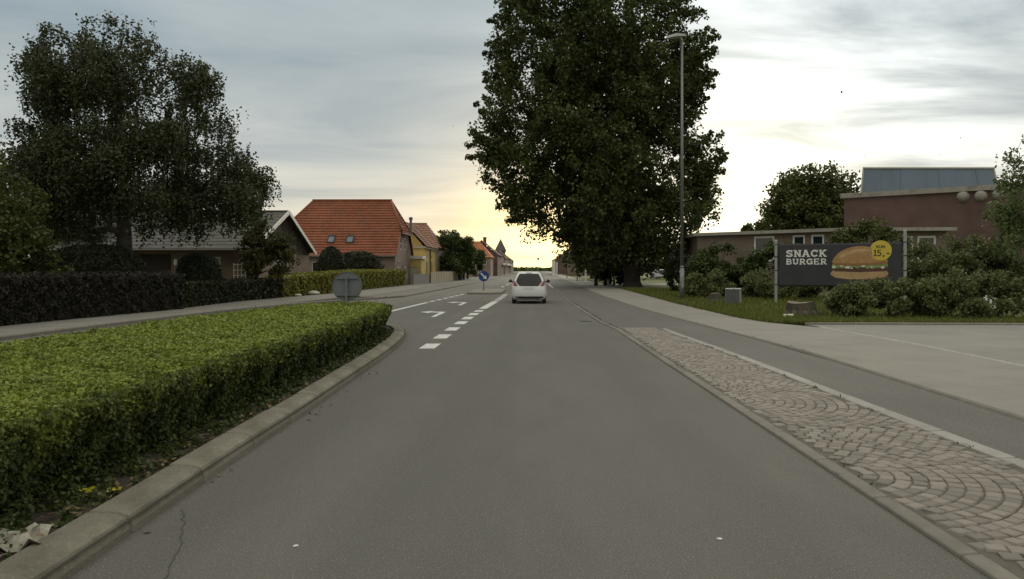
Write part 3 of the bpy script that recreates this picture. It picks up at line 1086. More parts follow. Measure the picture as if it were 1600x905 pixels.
    for i in range(1, cnt):
        j = par[i]
        r1 = trunk_r * (load[i] / tot) ** 0.5
        r0 = trunk_r * (min(load[j], load[i] * 1.6) / tot) ** 0.5
        if i <= K:
            r0 = max(r0, trunk_r * (1.0 - (i - 1) / K * 0.75))
            r1 = max(r1, trunk_r * (1.0 - i / K * 0.75))
            if i == 1:
                b_.tube(NA[0] - np.array([0, 0, 0.2]), NA[0] + (NA[1] - NA[0]) * 0.15, r0 * 1.7, r0 * 1.12, 10, False)
                b_.tube(NA[0] + (NA[1] - NA[0]) * 0.15, NA[1], r0 * 1.12, r1, 10, False)
                continue
        b_.tube(NA[j], NA[i], max(r0, 0.012), max(r1, 0.008), 9 if i <= K else (6 if r0 > 0.06 else 4), False)
    b_.build('trunk', bark or M_bark, root, org, smooth=True)
    # leaves
    n = clumps * leaves
    ci = np.repeat(np.arange(clumps), leaves)
    cr_ = clump_r * rg.uniform(0.65, 1.25, clumps) * small
    g_ = rg.normal(size=(n, 3)) * 0.5
    if droop > 0:
        tt = rg.random(n)
        strand = rg.integers(0, 7, n)
        so = rg.normal(size=(clumps, 7, 2)) * 0.55
        sl = rg.uniform(0.5, 1.3, size=(clumps, 7))
        off = np.zeros((n, 3))
        off[:, 0] = so[ci, strand, 0] * cr_[ci] + g_[:, 0] * 0.22 * cr_[ci]
        off[:, 1] = so[ci, strand, 1] * cr_[ci] + g_[:, 1] * 0.22 * cr_[ci]
        off[:, 2] = -tt * droop * sl[ci, strand] + g_[:, 2] * 0.15 * cr_[ci] + 0.25 * cr_[ci]
    else:
        gd = rg.normal(size=(n, 3))
        gd /= np.linalg.norm(gd, axis=1, keepdims=True)
        off = gd * (rg.random(n) ** 0.5 * cr_[ci])[:, None] * np.array([1, 1, 0.75 * stretch])
    C = CC[ci] + off
    ax = np.array([(interp_prof(prof, z_lo)[0] + interp_prof(prof, z_lo)[1]) / 2, by])
    NN = rg.normal(size=(n, 3)) + np.array([0, 0, 0.55])
    Q = leaf_quads(C, NN, np.full(n, leaf), rg, aspect=0.75)
    ctint = rg.random(clumps)
    tint = np.clip(0.45 * ctint[ci] + 0.55 * rg.random(n), 0, 1)
    quads_np('crown', Q, mat, tint, root, org)
    return root


def prof_px(Y, rows):
    return [(Z_at(py, Y), X_at(l, Y), X_at(r, Y)) for py, l, r in rows]


def dome(cx, w, z0, z1, k=0.75, narrow=0.55):
    """outline of a rounded bush or small tree"""
    out = []
    for i in range(9):
        f = i / 8
        ww = w * (math.sqrt(max(0.0, 1 - (2 * abs(f - 0.42) / 1.16) ** 2)) if f > 0.42 else narrow + (1 - narrow) * math.sin(f / 0.42 * math.pi / 2))
        out.append((z0 + (z1 - z0) * f, cx - max(ww, w * 0.12), cx + max(ww, w * 0.12)))
    return out


def bush(name, label, x, y, w, h, mat, leaf=0.08, clumps=90, leaves=70, seed=1, depth=0.7, group=None, z0=0.12, cat='bush', clump_r=None, lobes=16):
    return tree(name, label, (x, y), dome(x, w, z0, h), mat, trunk_r=0.05 + 0.015 * h, lobes=lobes, clumps=int(clumps * 0.85), leaves=int(leaves * 0.72), clump_r=clump_r or 0.16 * w + 0.06, leaf=leaf * 1.18, depth=depth, seed=seed,
                group=group, cat=cat, trunk_top=0.5, zmin_limb=-1)


def ball_bush(name, label, x, y, rx, ry, h, mat, leaf, n, seed, point=0.0, z0=0.1, rough=0.06):
    """a rounded dense bush: leaves over an uneven egg-shaped surface round a woody inside"""
    rg = np.random.default_rng(seed)
    org = (x, y, 0.0)
    root = tag(empty(name, org), label, 'bush')

    def surf_pt(th, ph, k=1.0):
        f = 0.5 - 0.5 * np.cos(th)                # 0 at the foot, 1 at the tip
        w = np.sin(th) ** (0.75 + point) * (1 - point * 0.45 * f)
        u_, v_ = np.cos(ph) * w, np.sin(ph) * w
        nz_ = 1 + rough * wav(u_ * 4, v_ * 4, f * 5, seed) + rough * 0.6 * wav(u_ * 11, v_ * 11, f * 12, seed + 3)
        return np.stack([x + rx * u_ * nz_ * k, y + ry * v_ * nz_ * k, z0 + (h - z0) * (f * (0.94 + 0.06 * nz_))], -1), np.stack([u_, v_, 2 * f - 0.8], -1)
    th = np.arccos(1 - 2 * rg.random(n))
    ph = rg.uniform(0, 2 * math.pi, n)
    C, Nn = surf_pt(th, ph, 1 - 0.16 * rg.random(n) ** 2 + 0.03)
    Q = leaf_quads(C, Nn + 0.7 * rg.normal(size=(n, 3)), np.full(n, leaf), rg)
    tint = np.clip(0.5 + 0.3 * wav(C[:, 0] * 4, C[:, 1] * 4, C[:, 2] * 4, seed) + 0.4 * (rg.random(n) - 0.5), 0, 1)
    quads_np('foliage', Q, mat, tint, root, org)
    b_ = MB()
    T, P_ = np.meshgrid(np.linspace(0.12, math.pi - 0.05, 9), np.linspace(0, 2 * math.pi, 15)[:-1], indexing='ij')
    V_, _ = surf_pt(T.ravel(), P_.ravel(), 0.82)
    b_.add(V_.tolist(), [(i * 14 + k, i * 14 + (k + 1) % 14, (i + 1) * 14 + (k + 1) % 14, (i + 1) * 14 + k) for i in range(8) for k in range(14)])
    b_.build('twigs', M_twig, root, org)
    return root


# ---- the clipped hedge on the splitter island, right next to the road
HP = [(-6.35, 13.0), (-6.3, -3.0), (-2.70, -3.0), (-2.84, 0.0), (-2.92, 3.0), (-2.97, 6.0), (-3.00, 9.0), (-3.05, 12.0), (-3.13, 14.2), (-3.28, 16.2), (-3.5, 17.6), (-3.85, 18.6), (-4.35, 19.2), (-4.9, 19.2), (-5.4, 18.6), (-5.9, 17.0)]
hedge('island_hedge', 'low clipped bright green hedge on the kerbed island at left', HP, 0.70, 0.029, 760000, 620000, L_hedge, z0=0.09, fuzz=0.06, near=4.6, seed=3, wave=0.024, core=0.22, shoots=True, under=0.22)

# weeds, dead leaves and twigs on the soil in front of it
def weeds():
    rg = np.random.default_rng(21)
    n = 16000
    t = rg.random(n) ** 1.5
    Y = 2.6 + t * 15
    xk = np.interp(Y, [p[1] for p in ISL[:12]], [p[0] for p in ISL[:12]])
    f = rg.random(n) ** 0.7
    X = xk - 0.30 - f * 0.42
    patch = wav(X * 4, Y * 4, 0 * X, 3)
    ok = patch > -0.35
    X, Y, f = X[ok], Y[ok], f[ok]
    Z = 0.085 + rg.random(len(X)) ** 2 * (0.05 + 0.12 * f)
    C = np.stack([X, Y, Z], 1)
    NN = rg.normal(size=(len(X), 3)) * 0.7 + np.array([0.1, -0.1, 0.9])
    Q = leaf_quads(C, NN, np.full(len(X), 0.036) * np.clip((Y / 5) ** 0.4, 1, 2), rg)
    o = quads_np('weeds', Q, L_weed, rg.random(len(X)))
    o['kind'] = 'stuff'
    o['label'] = 'low weeds creeping over the soil below the hedge'
    n = 420
    Y = 2.8 + rg.random(n) ** 1.3 * 15
    xk = np.interp(Y, [p[1] for p in ISL[:12]], [p[0] for p in ISL[:12]])
    X = np.where(rg.random(n) < 0.93, xk - 0.27 - rg.random(n) * 0.25, xk + 0.05 + rg.random(n) ** 2 * 0.25)
    C = np.stack([X, Y, np.where(X < xk, 0.11 + rg.random(n) * 0.03, 0.012)], 1)
    NN = rg.normal(size=(n, 3)) * 0.4 + np.array([0, 0, 1.0])
    Q = leaf_quads(C, NN, np.full(n, 0.045), rg)
    o = quads_np('leaf_litter', Q, L_litter, rg.random(n))
    o['kind'] = 'stuff'
    o['label'] = 'dry brown leaves scattered along the kerb'


weeds()


def edge_weeds():
    rg = np.random.default_rng(33)
    Cs = []
    for line, y0, y1, m, off in ((PAV_R, 6.0, 19.5, 12, 0.11), (CYC_R, 5.5, 26, 10, 0.11), (COB_R, 4.0, 19, 16, -0.02), (KR, 4.0, 34, 26, 0.13)):
        for k_ in range(m):
            y = rg.uniform(y0, y1)
            x = interp(line, y) + off
            n_ = rg.integers(5, 22)
            sp_ = rg.uniform(0.015, 0.05)
            Cs.append(np.stack([x + rg.normal(size=n_) * sp_ * 0.6, y + rg.normal(size=n_) * sp_ * 2.2, 0.045 + rg.random(n_) * 0.015], 1))
    C = np.concatenate(Cs)
    Q = leaf_quads(C, rg.normal(size=(len(C), 3)) + np.array([0, 0, 0.6]), np.full(len(C), 0.024), rg)
    o = quads_np('kerb_weeds', Q, L_weed, rg.random(len(C)))
    o['kind'] = 'stuff'
    o['label'] = 'small weeds growing in the kerb joints on the right'


edge_weeds()

# ---- hedges along the left footway
hedge('copper_hedge', 'tall blackish brown hedge along the left footway', [(-15.0, 12.0), (-13.95, 12.0), (-13.75, 20.0), (-13.0, 27.2), (-14.2, 27.5), (-14.9, 20.0)], 1.40, 0.09, 20000, 40000, L_copper, z0=0.0, fuzz=0.07, seed=5, wave=0.05, core=0.16)
hedge('dark_hedge', 'low dark green hedge between the blackish hedge and the bright hedge', [(-14.9, 27.6), (-13.72, 27.6), (-13.70, 33.0), (-13.25, 38.4), (-14.35, 38.6), (-14.8, 33.0)], 1.05, 0.105, 9000, 16000, L_darkhedge, z0=0.0, fuzz=0.06, seed=6, wave=0.04, core=0.15)
hedge('beech_hedge', 'bright yellow-green clipped hedge in front of the red tiled house', [(-14.3, 38.7), (-13.2, 38.5), (-12.4, 47.0), (-12.0, 57.0), (-11.75, 66.0), (-12.75, 66.2), (-13.1, 57.0), (-13.5, 47.0)], 1.40, 0.14, 20000, 34000, L_beech, z0=0.0, fuzz=0.07, seed=8, wave=0.05, core=0.16,
      z_fun=lambda x, y: 1.20 + 0.25 * np.clip((y - 38.5) / 12, 0, 1))

# ---- the great poplar over the road
POP = prof_px(60, [(-175, 900, 960), (-130, 850, 1005), (-80, 815, 1040), (-30, 792, 1062), (0, 780, 1075), (40, 764, 1096), (80, 766, 1116), (120, 764, 1112), (160, 754, 1106), (200, 745, 1096), (235, 736, 1122),
                   (270, 752, 1124), (300, 776, 1136), (330, 782, 1128), (352, 806, 1110), (372, 858, 1096), (392, 868, 1082), (412, 886, 1060), (426, 930, 1030)])
tree('poplar_tree', 'huge dark poplar towering over the right verge and reaching over the road', (7.9, 60.5), POP, L_poplar, trunk_r=0.62, lobes=170, clumps=4200, leaves=44, clump_r=0.78, leaf=0.26, depth=0.8, seed=11,
     lobe_r=(0.17, 0.28), trunk_top=0.82, fill=0.5, stretch=1.2, inner=0.36, sprays=110)
# trees behind it, further along the verge
for i, (x, y, w, z0, z1, lab, sd) in enumerate((
        (8.9, 78.0, 5.2, 0.9, 13.5, 'dark tree directly behind the huge poplar, nearest of the row', 31),
        (8.6, 97.0, 4.6, 1.0, 12.5, 'dark tree in the middle of the row behind the poplar', 32),
        (9.2, 122.0, 4.6, 2.0, 11.5, 'farthest dark tree of the row behind the poplar', 33))):
    tree('verge_tree', lab, (x, y), dome(x, w, z0, z1), L_poplar if i else L_dark, trunk_r=0.3, lobes=30, clumps=260, leaves=70, clump_r=0.95, leaf=0.36, seed=sd, group='trees behind the poplar')

# ---- weeping birch on the left and the garden trees
BIR = prof_px(31, [(32, 66, 92), (42, 58, 240), (62, 52, 242), (95, 44, 318), (125, 40, 348), (160, 62, 352), (190, 70, 366), (212, 30, 368), (240, 28, 385), (268, 45, 410), (300, 55, 424), (318, 60, 420), (332, 60, 405), (348, 70, 240), (372, 95, 190)])
tree('weeping_birch', 'large weeping birch in front of the grey bungalow', (-17.3, 31.0), BIR, L_birch, bark=M_bark_b, trunk_r=0.30, lobes=90, clumps=1800, leaves=80, clump_r=0.42, leaf=0.112, droop=0.95, depth=0.8, seed=14,
     lobe_r=(0.15, 0.26), trunk_top=0.8, fill=0.3, zmin_limb=2.0, inner=0.12)
tree('garden_tree', 'olive green leafy tree at the far left edge', (-19.6, 24.5), dome(-19.6, 3.3, 0.5, 6.1), L_olive, trunk_r=0.14, lobes=34, clumps=420, leaves=70, clump_r=0.44, leaf=0.12, seed=15)
tree('garden_tree', 'small reddish maple beside the bungalow gable', (-13.9, 36.6), prof_px(36.4, [(342, 405, 412), (356, 380, 430), (375, 366, 450), (395, 368, 462), (412, 378, 456), (428, 388, 440)]), L_maple, trunk_r=0.09, lobes=20, clumps=170, leaves=80, clump_r=0.34, leaf=0.12, seed=16, droop=0.35)
tree('garden_tree', 'dark tree filling the garden behind the weeping birch', (-27.5, 41.0), dome(-27.5, 4.6, 0.4, 8.2), L_dark, trunk_r=0.2, lobes=30, clumps=330, leaves=70, clump_r=0.65, leaf=0.24, seed=26)
ball_bush('clipped_bush', 'round clipped dark bush in front of the bungalow porch', -14.95, 32.6, 0.92, 0.92, 2.28, L_dark, 0.085, 9000, 17)
ball_bush('dark_bush', 'dark bush at the foot of the weeping birch', -17.6, 29.3, 1.9, 1.1, 2.55, L_dark, 0.10, 11000, 18, rough=0.12)
bush('garden_bush', 'small yellow-green bush behind the blackish brown hedge', -16.6, 25.4, 0.75, 2.02, L_olive, leaf=0.09, clumps=60, leaves=70, seed=19)
ball_bush('garden_bush', 'pointed dark conifer bush left of the red tiled house', -15.35, 55.0, 1.12, 1.0, 3.25, L_dark, 0.12, 8000, 20, point=0.35, rough=0.08)
ball_bush('garden_bush', 'spreading dark shrub against the red tiled house', -14.7, 60.6, 1.9, 1.0, 3.0, L_darkhedge, 0.14, 10000, 22, rough=0.16)
tree('garden_tree', 'broad green tree beyond the yellow house', (-10.9, 93.0), dome(-10.9, 3.5, 0.9, 6.3), L_green, trunk_r=0.16, lobes=26, clumps=240, leaves=80, clump_r=0.62, leaf=0.22, seed=23)
tree('garden_tree', 'lower green tree in front of the orange roofed house', (-9.9, 106.0), dome(-10.0, 2.7, 0.8, 5.2), L_green, trunk_r=0.14, lobes=20, clumps=170, leaves=80, clump_r=0.6, leaf=0.24, seed=24)
tree('garden_tree', 'tall dark tree rising behind the broad green tree', (-13.2, 112.0), dome(-13.2, 2.6, 1.2, 7.4), L_dark, trunk_r=0.16, lobes=20, clumps=170, leaves=80, clump_r=0.6, leaf=0.26, seed=25)

# ---- bushes and trees right of the road
bush('roadside_bush', 'wide leafy bush in front of the burger banner', 11.2, 23.3, 2.0, 1.12, L_scrub, leaf=0.075, clumps=330, leaves=110, seed=41, depth=0.42, lobes=30, clump_r=0.26)
bush('roadside_bush', 'bush at the driveway corner right of the wide bush', 13.5, 23.0, 1.8, 1.42, L_scrub, leaf=0.075, clumps=210, leaves=110, seed=42, depth=0.5, lobes=22, clump_r=0.25)
bush('scrub_bush', 'pale low scrub left of the burger banner', 9.7, 37.6, 2.3, 1.45, L_scrub, leaf=0.10, clumps=230, leaves=90, seed=43, depth=0.4, lobes=26, clump_r=0.28)
bush('scrub_bush', 'pale scrub just behind the left banner post', 12.3, 36.0, 1.7, 1.25, L_scrub, leaf=0.10, clumps=140, leaves=90, seed=44, depth=0.5, clump_r=0.28)
bush('tall_shrub', 'dark shrub below the low wing of the brick building', 11.2, 44.5, 2.1, 2.95, L_green, leaf=0.13, clumps=320, leaves=90, seed=45)
bush('tall_shrub', 'dark shrub behind the left end of the banner', 14.4, 43.5, 2.1, 3.1, L_green, leaf=0.13, clumps=320, leaves=90, seed=46)
bush('rose_shrub', 'tall rambling shrub rising above the burger banner', 16.6, 37.0, 2.4, 4.0, L_olive, leaf=0.11, clumps=480, leaves=100, seed=47, lobes=34, clump_r=0.36)
bush('tall_shrub', 'broad shrub right of the banner against the brick hall', 19.3, 33.5, 3.0, 2.95, L_scrub, leaf=0.11, clumps=480, leaves=90, seed=48, lobes=26, clump_r=0.38)
bush('tall_shrub', 'shrub at the right edge below the pale birch', 23.4, 31.5, 2.4, 2.5, L_scrub, leaf=0.11, clumps=180, leaves=90, seed=49, clump_r=0.38)
bush('conical_bush', 'dark upright bush just right of the tall lamp post', 9.0, 46.5, 0.95, 2.75, L_dark, leaf=0.11, clumps=150, leaves=90, seed=50, depth=1.0, lobes=20, clump_r=0.28)
bush('dark_shrub', 'dense dark shrub left of the poplar trunk', 7.0, 66.5, 1.35, 3.3, L_dark, leaf=0.17, clumps=150, leaves=80, seed=51, lobes=20)
tree('park_tree', 'big rounded tree behind the brick hall', (31.5, 82.0), dome(31.4, 6.0, 1.5, 13.2), L_olive, trunk_r=0.32, lobes=70, clumps=760, leaves=54, clump_r=1.15, leaf=0.34, seed=52, lobe_r=(0.3, 0.45), fill=0.5)
tree('park_tree', 'small rounded tree top above the low wing roof', (27.4, 92.0), dome(27.4, 2.6, 2.0, 7.9), L_olive, trunk_r=0.2, lobes=20, clumps=180, leaves=70, clump_r=0.65, leaf=0.32, seed=53)
tree('pale_birch', 'pale feathery birch at the right edge', (21.6, 30.0), prof_px(30, [(205, 1588, 1640), (240, 1572, 1680), (290, 1560, 1700), (340, 1550, 1710), (380, 1565, 1700)]), L_pale, bark=M_bark_b, trunk_r=0.12, lobes=24, clumps=220, leaves=80, clump_r=0.34, leaf=0.12, droop=0.7, seed=54)
for i, (x, y, w, h) in enumerate(((14.5, 128, 4.5, 6.5), (21.5, 132, 5, 7.0), (29.5, 126, 5, 7.2), (38, 130, 6, 8.0))):
    tree('lawn_tree', ('leafy tree at the back of the lawn, nearest the road', 'leafy tree behind the parked white car', 'leafy tree at the back of the lawn behind the low wing', 'leafy tree at the back of the lawn, farthest from the road')[i], (x, y), dome(x, w, 0.5, h), L_green, trunk_r=0.2, lobes=18, clumps=130, leaves=70,
         clump_r=0.95, leaf=0.42, seed=60 + i, group='trees at the back of the lawn')
# young staked street trees on the right
for i, (x, y) in enumerate(((4.9, 118.0), (5.1, 92.0))):
    tree('young_tree', ('thin young street tree, farther of the two', 'thin young street tree, nearer of the two')[i], (x, y), dome(x, 0.9, 1.9, 4.0), L_green, trunk_r=0.06, lobes=8, clumps=26, leaves=50, clump_r=0.32, leaf=0.2, seed=70 + i, group='young street trees')


def far_woods():
    rg = np.random.default_rng(90)
    n = 14000
    X = rg.uniform(-420, 420, n)
    Y = rg.uniform(455, 520, n)
    H = 5.5 + 3.5 * wav(X * 0.02, Y * 0.015, 0 * X, 4) + 1.5 * wav(X * 0.11, Y * 0.05, 0 * X, 2)
    H = np.where(np.abs(X) < 30, H * 0.22, H)
    Z = rg.random(n) ** 0.6 * np.maximum(H, 1.5)
    Q = leaf_quads(np.stack([X, Y, Z], 1), rg.normal(size=(n, 3)) + np.array([0, -0.5, 0.5]), np.full(n, 3.0), rg, 0.8)
    o = quads_np('far_woods', Q, L_green, rg.random(n))
    o['kind'] = 'stuff'
    o['label'] = 'low distant wood along the horizon'


far_woods()


def grass_blades():
    """tufts that break up the edge of the verge"""
    rg = np.random.default_rng(77)
    n = 34000
    Y = 20.3 + rg.random(n) ** 1.8 * 34
    xl = np.interp(Y, [p[1] for p in [(7.2, 20.3), (6.6, 20.95), (6.3, 23), (6.17, 32), (6.47, 55)]], [7.4, 6.6, 6.3, 6.15, 6.5])
    X = xl - 0.04 + rg.random(n) ** 1.6 * 9
    ok = (X < 16) & (wav(X * 3, Y * 3, 0 * X, 1) > -0.6)
    X, Y = X[ok], Y[ok]
    n = len(X)
    h = (0.05 + 0.07 * rg.random(n)) * np.clip(Y / 22, 1, 1.8)
    w = 0.012 * np.clip(Y / 20, 1, 2.6)
    a = rg.uniform(0, math.pi, n)
    lean = rg.normal(size=(n, 2)) * 0.35 * h[:, None]
    Q = np.zeros((n, 4, 3))
    base = np.stack([X, Y, np.full(n, 0.06)], 1)
    dx = np.stack([np.cos(a) * w, np.sin(a) * w, 0 * a], 1)
    Q[:, 0] = base - dx
    Q[:, 1] = base + dx
    tip = base + np.stack([lean[:, 0], lean[:, 1], h], 1)
    Q[:, 2] = tip + dx * 0.25
    Q[:, 3] = tip - dx * 0.25
    o = quads_np('grass', Q, L_grass, rg.random(n))
    o['kind'] = 'stuff'
    o['label'] = 'short grass blades on the right verge'


grass_blades()

# ------------------------------------------------------------------ buildings
def wall_panel(b, p0, p1, z0, z1, openings=(), reveal=0.12, top=None):
    """wall face from p0 to p1 (seen from the right-hand side of p0->p1), real openings with reveals; top: gable points [(u, z)...]"""
    p0, p1 = Vector((p0[0], p0[1], 0)), Vector((p1[0], p1[1], 0))
    u = (p1 - p0)
    L_ = u.length
    u.normalize()
    n = Vector((u.y, -u.x, 0))

    def pt(s, z, d=0.0):
        q = p0 + u * s - n * d
        return (q.x, q.y, z)
    us = sorted(set([0, L_] + [o_[0] for o_ in openings] + [o_[1] for o_ in openings]))
    zs = sorted(set([z0, z1] + [o_[2] for o_ in openings if o_[2] < z1] + [o_[3] for o_ in openings if o_[3] < z1]))
    for a, c in zip(us, us[1:]):
        for e, f in zip(zs, zs[1:]):
            mu, mz = (a + c) / 2, (e + f) / 2
            if any(o_[0] < mu < o_[1] and o_[2] < mz < o_[3] for o_ in openings):
                continue
            b.quad(pt(a, e), pt(c, e), pt(c, f), pt(a, f))
    for (a, c, e, f) in openings:
        b.quad(pt(a, e), pt(c, e), pt(c, e, reveal), pt(a, e, reveal))
        b.quad(pt(a, f, reveal), pt(c, f, reveal), pt(c, f), pt(a, f))
        b.quad(pt(a, e, reveal), pt(a, f, reveal), pt(a, f), pt(a, e))
        b.quad(pt(c, e), pt(c, f), pt(c, f, reveal), pt(c, e, reveal))
    if top:
        b.quad(*([pt(0, z1), pt(L_, z1)] + [pt(s, z) for s, z in top]))
    return b


def window_in(parent, org, p0, p1, op, frame_mat, bars=(1, 1), inset=0.07, fw=0.06, name='window', pane_mat=None):
    """a window set into an opening: frame with glazing bars, pane behind"""
    p0, p1 = Vector((p0[0], p0[1], 0)), Vector((p1[0], p1[1], 0))
    u = (p1 - p0).normalized()
    n = Vector((u.y, -u.x, 0))
    a, c, e, f = op
    b = MB()

    def pt(s, z):
        q = p0 + u * s - n * inset
        return Vector((q.x, q.y, z))
    b.beam(pt(a + fw / 2, e), pt(a + fw / 2, f), fw, 0.05, n)
    b.beam(pt(c - fw / 2, e), pt(c - fw / 2, f), fw, 0.05, n)
    b.beam(pt(a + fw, e + fw / 2), pt(c - fw, e + fw / 2), 0.048, fw, (0, 0, 1))
    b.beam(pt(a + fw, f - fw / 2), pt(c - fw, f - fw / 2), 0.048, fw, (0, 0, 1))
    for i in range(1, bars[0]):
        s = a + (c - a) * i / bars[0]
        b.beam(pt(s, e + fw), pt(s, f - fw), fw * 0.8, 0.044, n)
    for i in range(1, bars[1]):
        z = e + (f - e) * i / bars[1]
        b.beam(pt(a + fw, z), pt(c - fw, z), 0.040, fw * 0.8, (0, 0, 1))
    w = b.build(name, frame_mat, parent, org)
    g_ = MB()
    q = -n * 0.028
    g_.quad(pt(a, e) + q, pt(c, e) + q, pt(c, f) + q, pt(a, f) + q)
    g_.build('pane', pane_mat or M_glass, w, org)
    return w


def tile_slope(b, eL, eR, tL, tR, courses, period=0.24, amp=0.018, step=0.055, seg=3):
    """a slope laid with pantiles: stepped courses with a wave across"""
    eL, eR, tL, tR = (Vector(p) for p in (eL, eR, tL, tR))
    nn = (eR - eL).cross(tL - eL).normalized()
    if nn.z < 0:
        nn = -nn
    for c in range(courses):
        f0, f1 = c / courses, (c + 1) / courses
        a0, a1 = eL.lerp(tL, f0), eR.lerp(tR, f0)
        b0, b1 = eL.lerp(tL, f1), eR.lerp(tR, f1)
        w = max((a1 - a0).length, 0.05)
        k = max(2, int(w / period) * seg)
        base = len(b.v)
        for i in range(k + 1):
            t = i / k
            h = amp * math.sin(t * w / period * 2 * math.pi)
            lo = a0.lerp(a1, t)
            hi = b0.lerp(b1, t)
            b.v.append(tuple(lo + nn * (h + step)))
            b.v.append(tuple(hi + nn * h))
            b.v.append(tuple(lo + nn * (-0.02)))
        for i in range(k):
            o0, o1 = base + 3 * i, base + 3 * (i + 1)
            b.f.append((o0, o1, o1 + 1, o0 + 1))
            b.f.append((o0 + 2, o1 + 2, o1, o0))
    return b


# ---- grey roofed bungalow behind the birch (gable towards the road)
def bungalow():
    X0, X1, Y0, Y1, YM = -25.5, -15.05, 38.2, 49.0, 43.7
    EZ, AZ = 2.62, 4.95
    org = (-20, 43.7, 0)
    root = tag(empty('bungalow', org), 'low grey roofed bungalow with dark gable behind the birch', 'house')
    b = MB()
    ops = [(4.4, 6.3, 0.1, 2.35), (1.0, 2.4, 1.0, 2.1), (7.6, 8.9, 0.9, 2.2)]
    wall_panel(b, (X0, Y0 + 0.5), (X1, Y0 + 0.5), 0, EZ, ops, 0.25)
    wall_panel(b, (X1, Y0 + 0.5), (X1, Y1 - 0.3), 0, EZ - 0.1, [(4.0, 5.6, 1.0, 2.1)])
    b.quad((X0, Y1 - 0.3, 0), (X0, Y0 + 0.5, 0), (X0, Y0 + 0.5, EZ), (X0, Y1 - 0.3, EZ))
    b.quad((X1, Y1 - 0.3, 0), (X0, Y1 - 0.3, 0), (X0, Y1 - 0.3, EZ), (X1, Y1 - 0.3, EZ))
    b.build('wall', M_brick_tan, root, org)
    b = MB()
    for s in range(22):        # upright boards in the gable
        ya_ = Y0 + 0.5 + s * (Y1 - Y0 - 0.8) / 22
        yb_ = ya_ + (Y1 - Y0 - 0.8) / 22 - 0.012
        za_ = AZ - 0.12 - abs(ya_ - YM) * (AZ - EZ) / (YM - Y0)
        zb_ = AZ - 0.12 - abs(yb_ - YM) * (AZ - EZ) / (YM - Y0)
        d = 0.03 + (0.012 if s % 2 else 0)
        b.solid([(X1, ya_, EZ - 0.12), (X1, yb_, EZ - 0.12), (X1, yb_, max(zb_, EZ - 0.1)), (X1, ya_, max(za_, EZ - 0.1))], (1, 0, 0), d)
    b.build('gable_boards', M_darkwood, root, org)
    b = MB()
    nrm = Vector((0, -(AZ - EZ), YM - Y0)).normalized()
    for k in range(12):        # fibre-cement sheets, each lapping the one below
        f0, f1 = k / 12, (k + 1) / 12
        ya_, yb_ = Y0 + (YM - Y0) * f0, Y0 + (YM - Y0) * f1 + 0.04
        za_, zb_ = EZ + (AZ - EZ) * f0 + 0.006, EZ + (AZ - EZ) * f1
        b.solid([(X0, ya_, za_), (X1 + 0.35, ya_, za_), (X1 + 0.35, yb_, zb_), (X0, yb_, zb_)], nrm, 0.03)
    b.solid([(X0, YM, AZ), (X1 + 0.35, YM, AZ), (X1 + 0.35, Y1, EZ), (X0, Y1, EZ)], (0, 1, 2), 0.05)
    b.beam((X0, YM, AZ + 0.05), (X1 + 0.36, YM, AZ + 0.05), 0.25, 0.08)
    rf = b.build('roof', M_eternit, root, org)
    b = MB()
    b.beam((X1 + 0.38, Y0 - 0.05, EZ - 0.05), (X1 + 0.38, YM, AZ - 0.02), 0.05, 0.22, (0, -1, 2))
    b.beam((X1 + 0.38, Y1 + 0.05, EZ - 0.05), (X1 + 0.38, YM, AZ - 0.02), 0.05, 0.22, (0, 1, 2))
    b.build('barge_board', M_white, rf, org)
    b = MB()
    b.beam((X0, Y0 - 0.06, EZ - 0.03), (X1 + 0.3, Y0 - 0.06, EZ - 0.03), 0.10, 0.09)
    b.build('gutter', M_greywood, rf, org)
    for op, nm in ((ops[1], 'window'), (ops[2], 'window')):
        window_in(root, org, (X0, Y0 + 0.5), (X1, Y0 + 0.5), op, M_white, (2, 1))
    window_in(root, org, (X1, Y0 + 0.5), (X1, Y1 - 0.3), (4.0, 5.6, 1.0, 2.1), M_white, (2, 1))
    b = MB()
    b.box(X0 + 4.42, X0 + 6.28, Y0 + 0.72, Y0 + 0.76, 0.1, 2.33)
    d = b.build('door', M_darkwood, root, org)
    for x in (X0 + 4.55, X0 + 5.45):        # porch hand rails
        r_ = MB()
        r_.beam((x, Y0 - 1.3, 0.5), (x + 0.02, Y0 - 0.3, 1.15), 0.05, 0.05)
        r_.beam((x, Y0 - 1.3, 0.0), (x, Y0 - 1.3, 0.52), 0.05, 0.05)
        r_.beam((x + 0.02, Y0 - 0.3, 0.0), (x + 0.02, Y0 - 0.3, 1.17), 0.05, 0.05)
        r_.build('hand_rail', M_white, root, org)
    l_ = MB()
    l_.lathe([(0.0, 0), (0.07, 0.01), (0.09, 0.1), (0.09, 0.25), (0.05, 0.33), (0, 0.34)], X0 + 6.6, Y0 + 0.36, 1.75, 10)
    l_.build('wall_lamp', M_white, root, org)


bungalow()

b = MB()
tx0, ty = -14.9, 36.2
for i in range(4):
    b.box(tx0 + i * 0.19, tx0 + i * 0.19 + 0.035, ty, ty + 0.03, 0, 1.85)
for k in range(7):
    b.box(tx0 - 0.02, tx0 + 0.63, ty - 0.012, ty - 0.001, 0.2 + k * 0.26, 0.2 + k * 0.26 + 0.035)
tag(b.build('trellis', M_white, None, (tx0, ty, 0)), 'pale lattice trellis between round bush and maple', 'trellis')


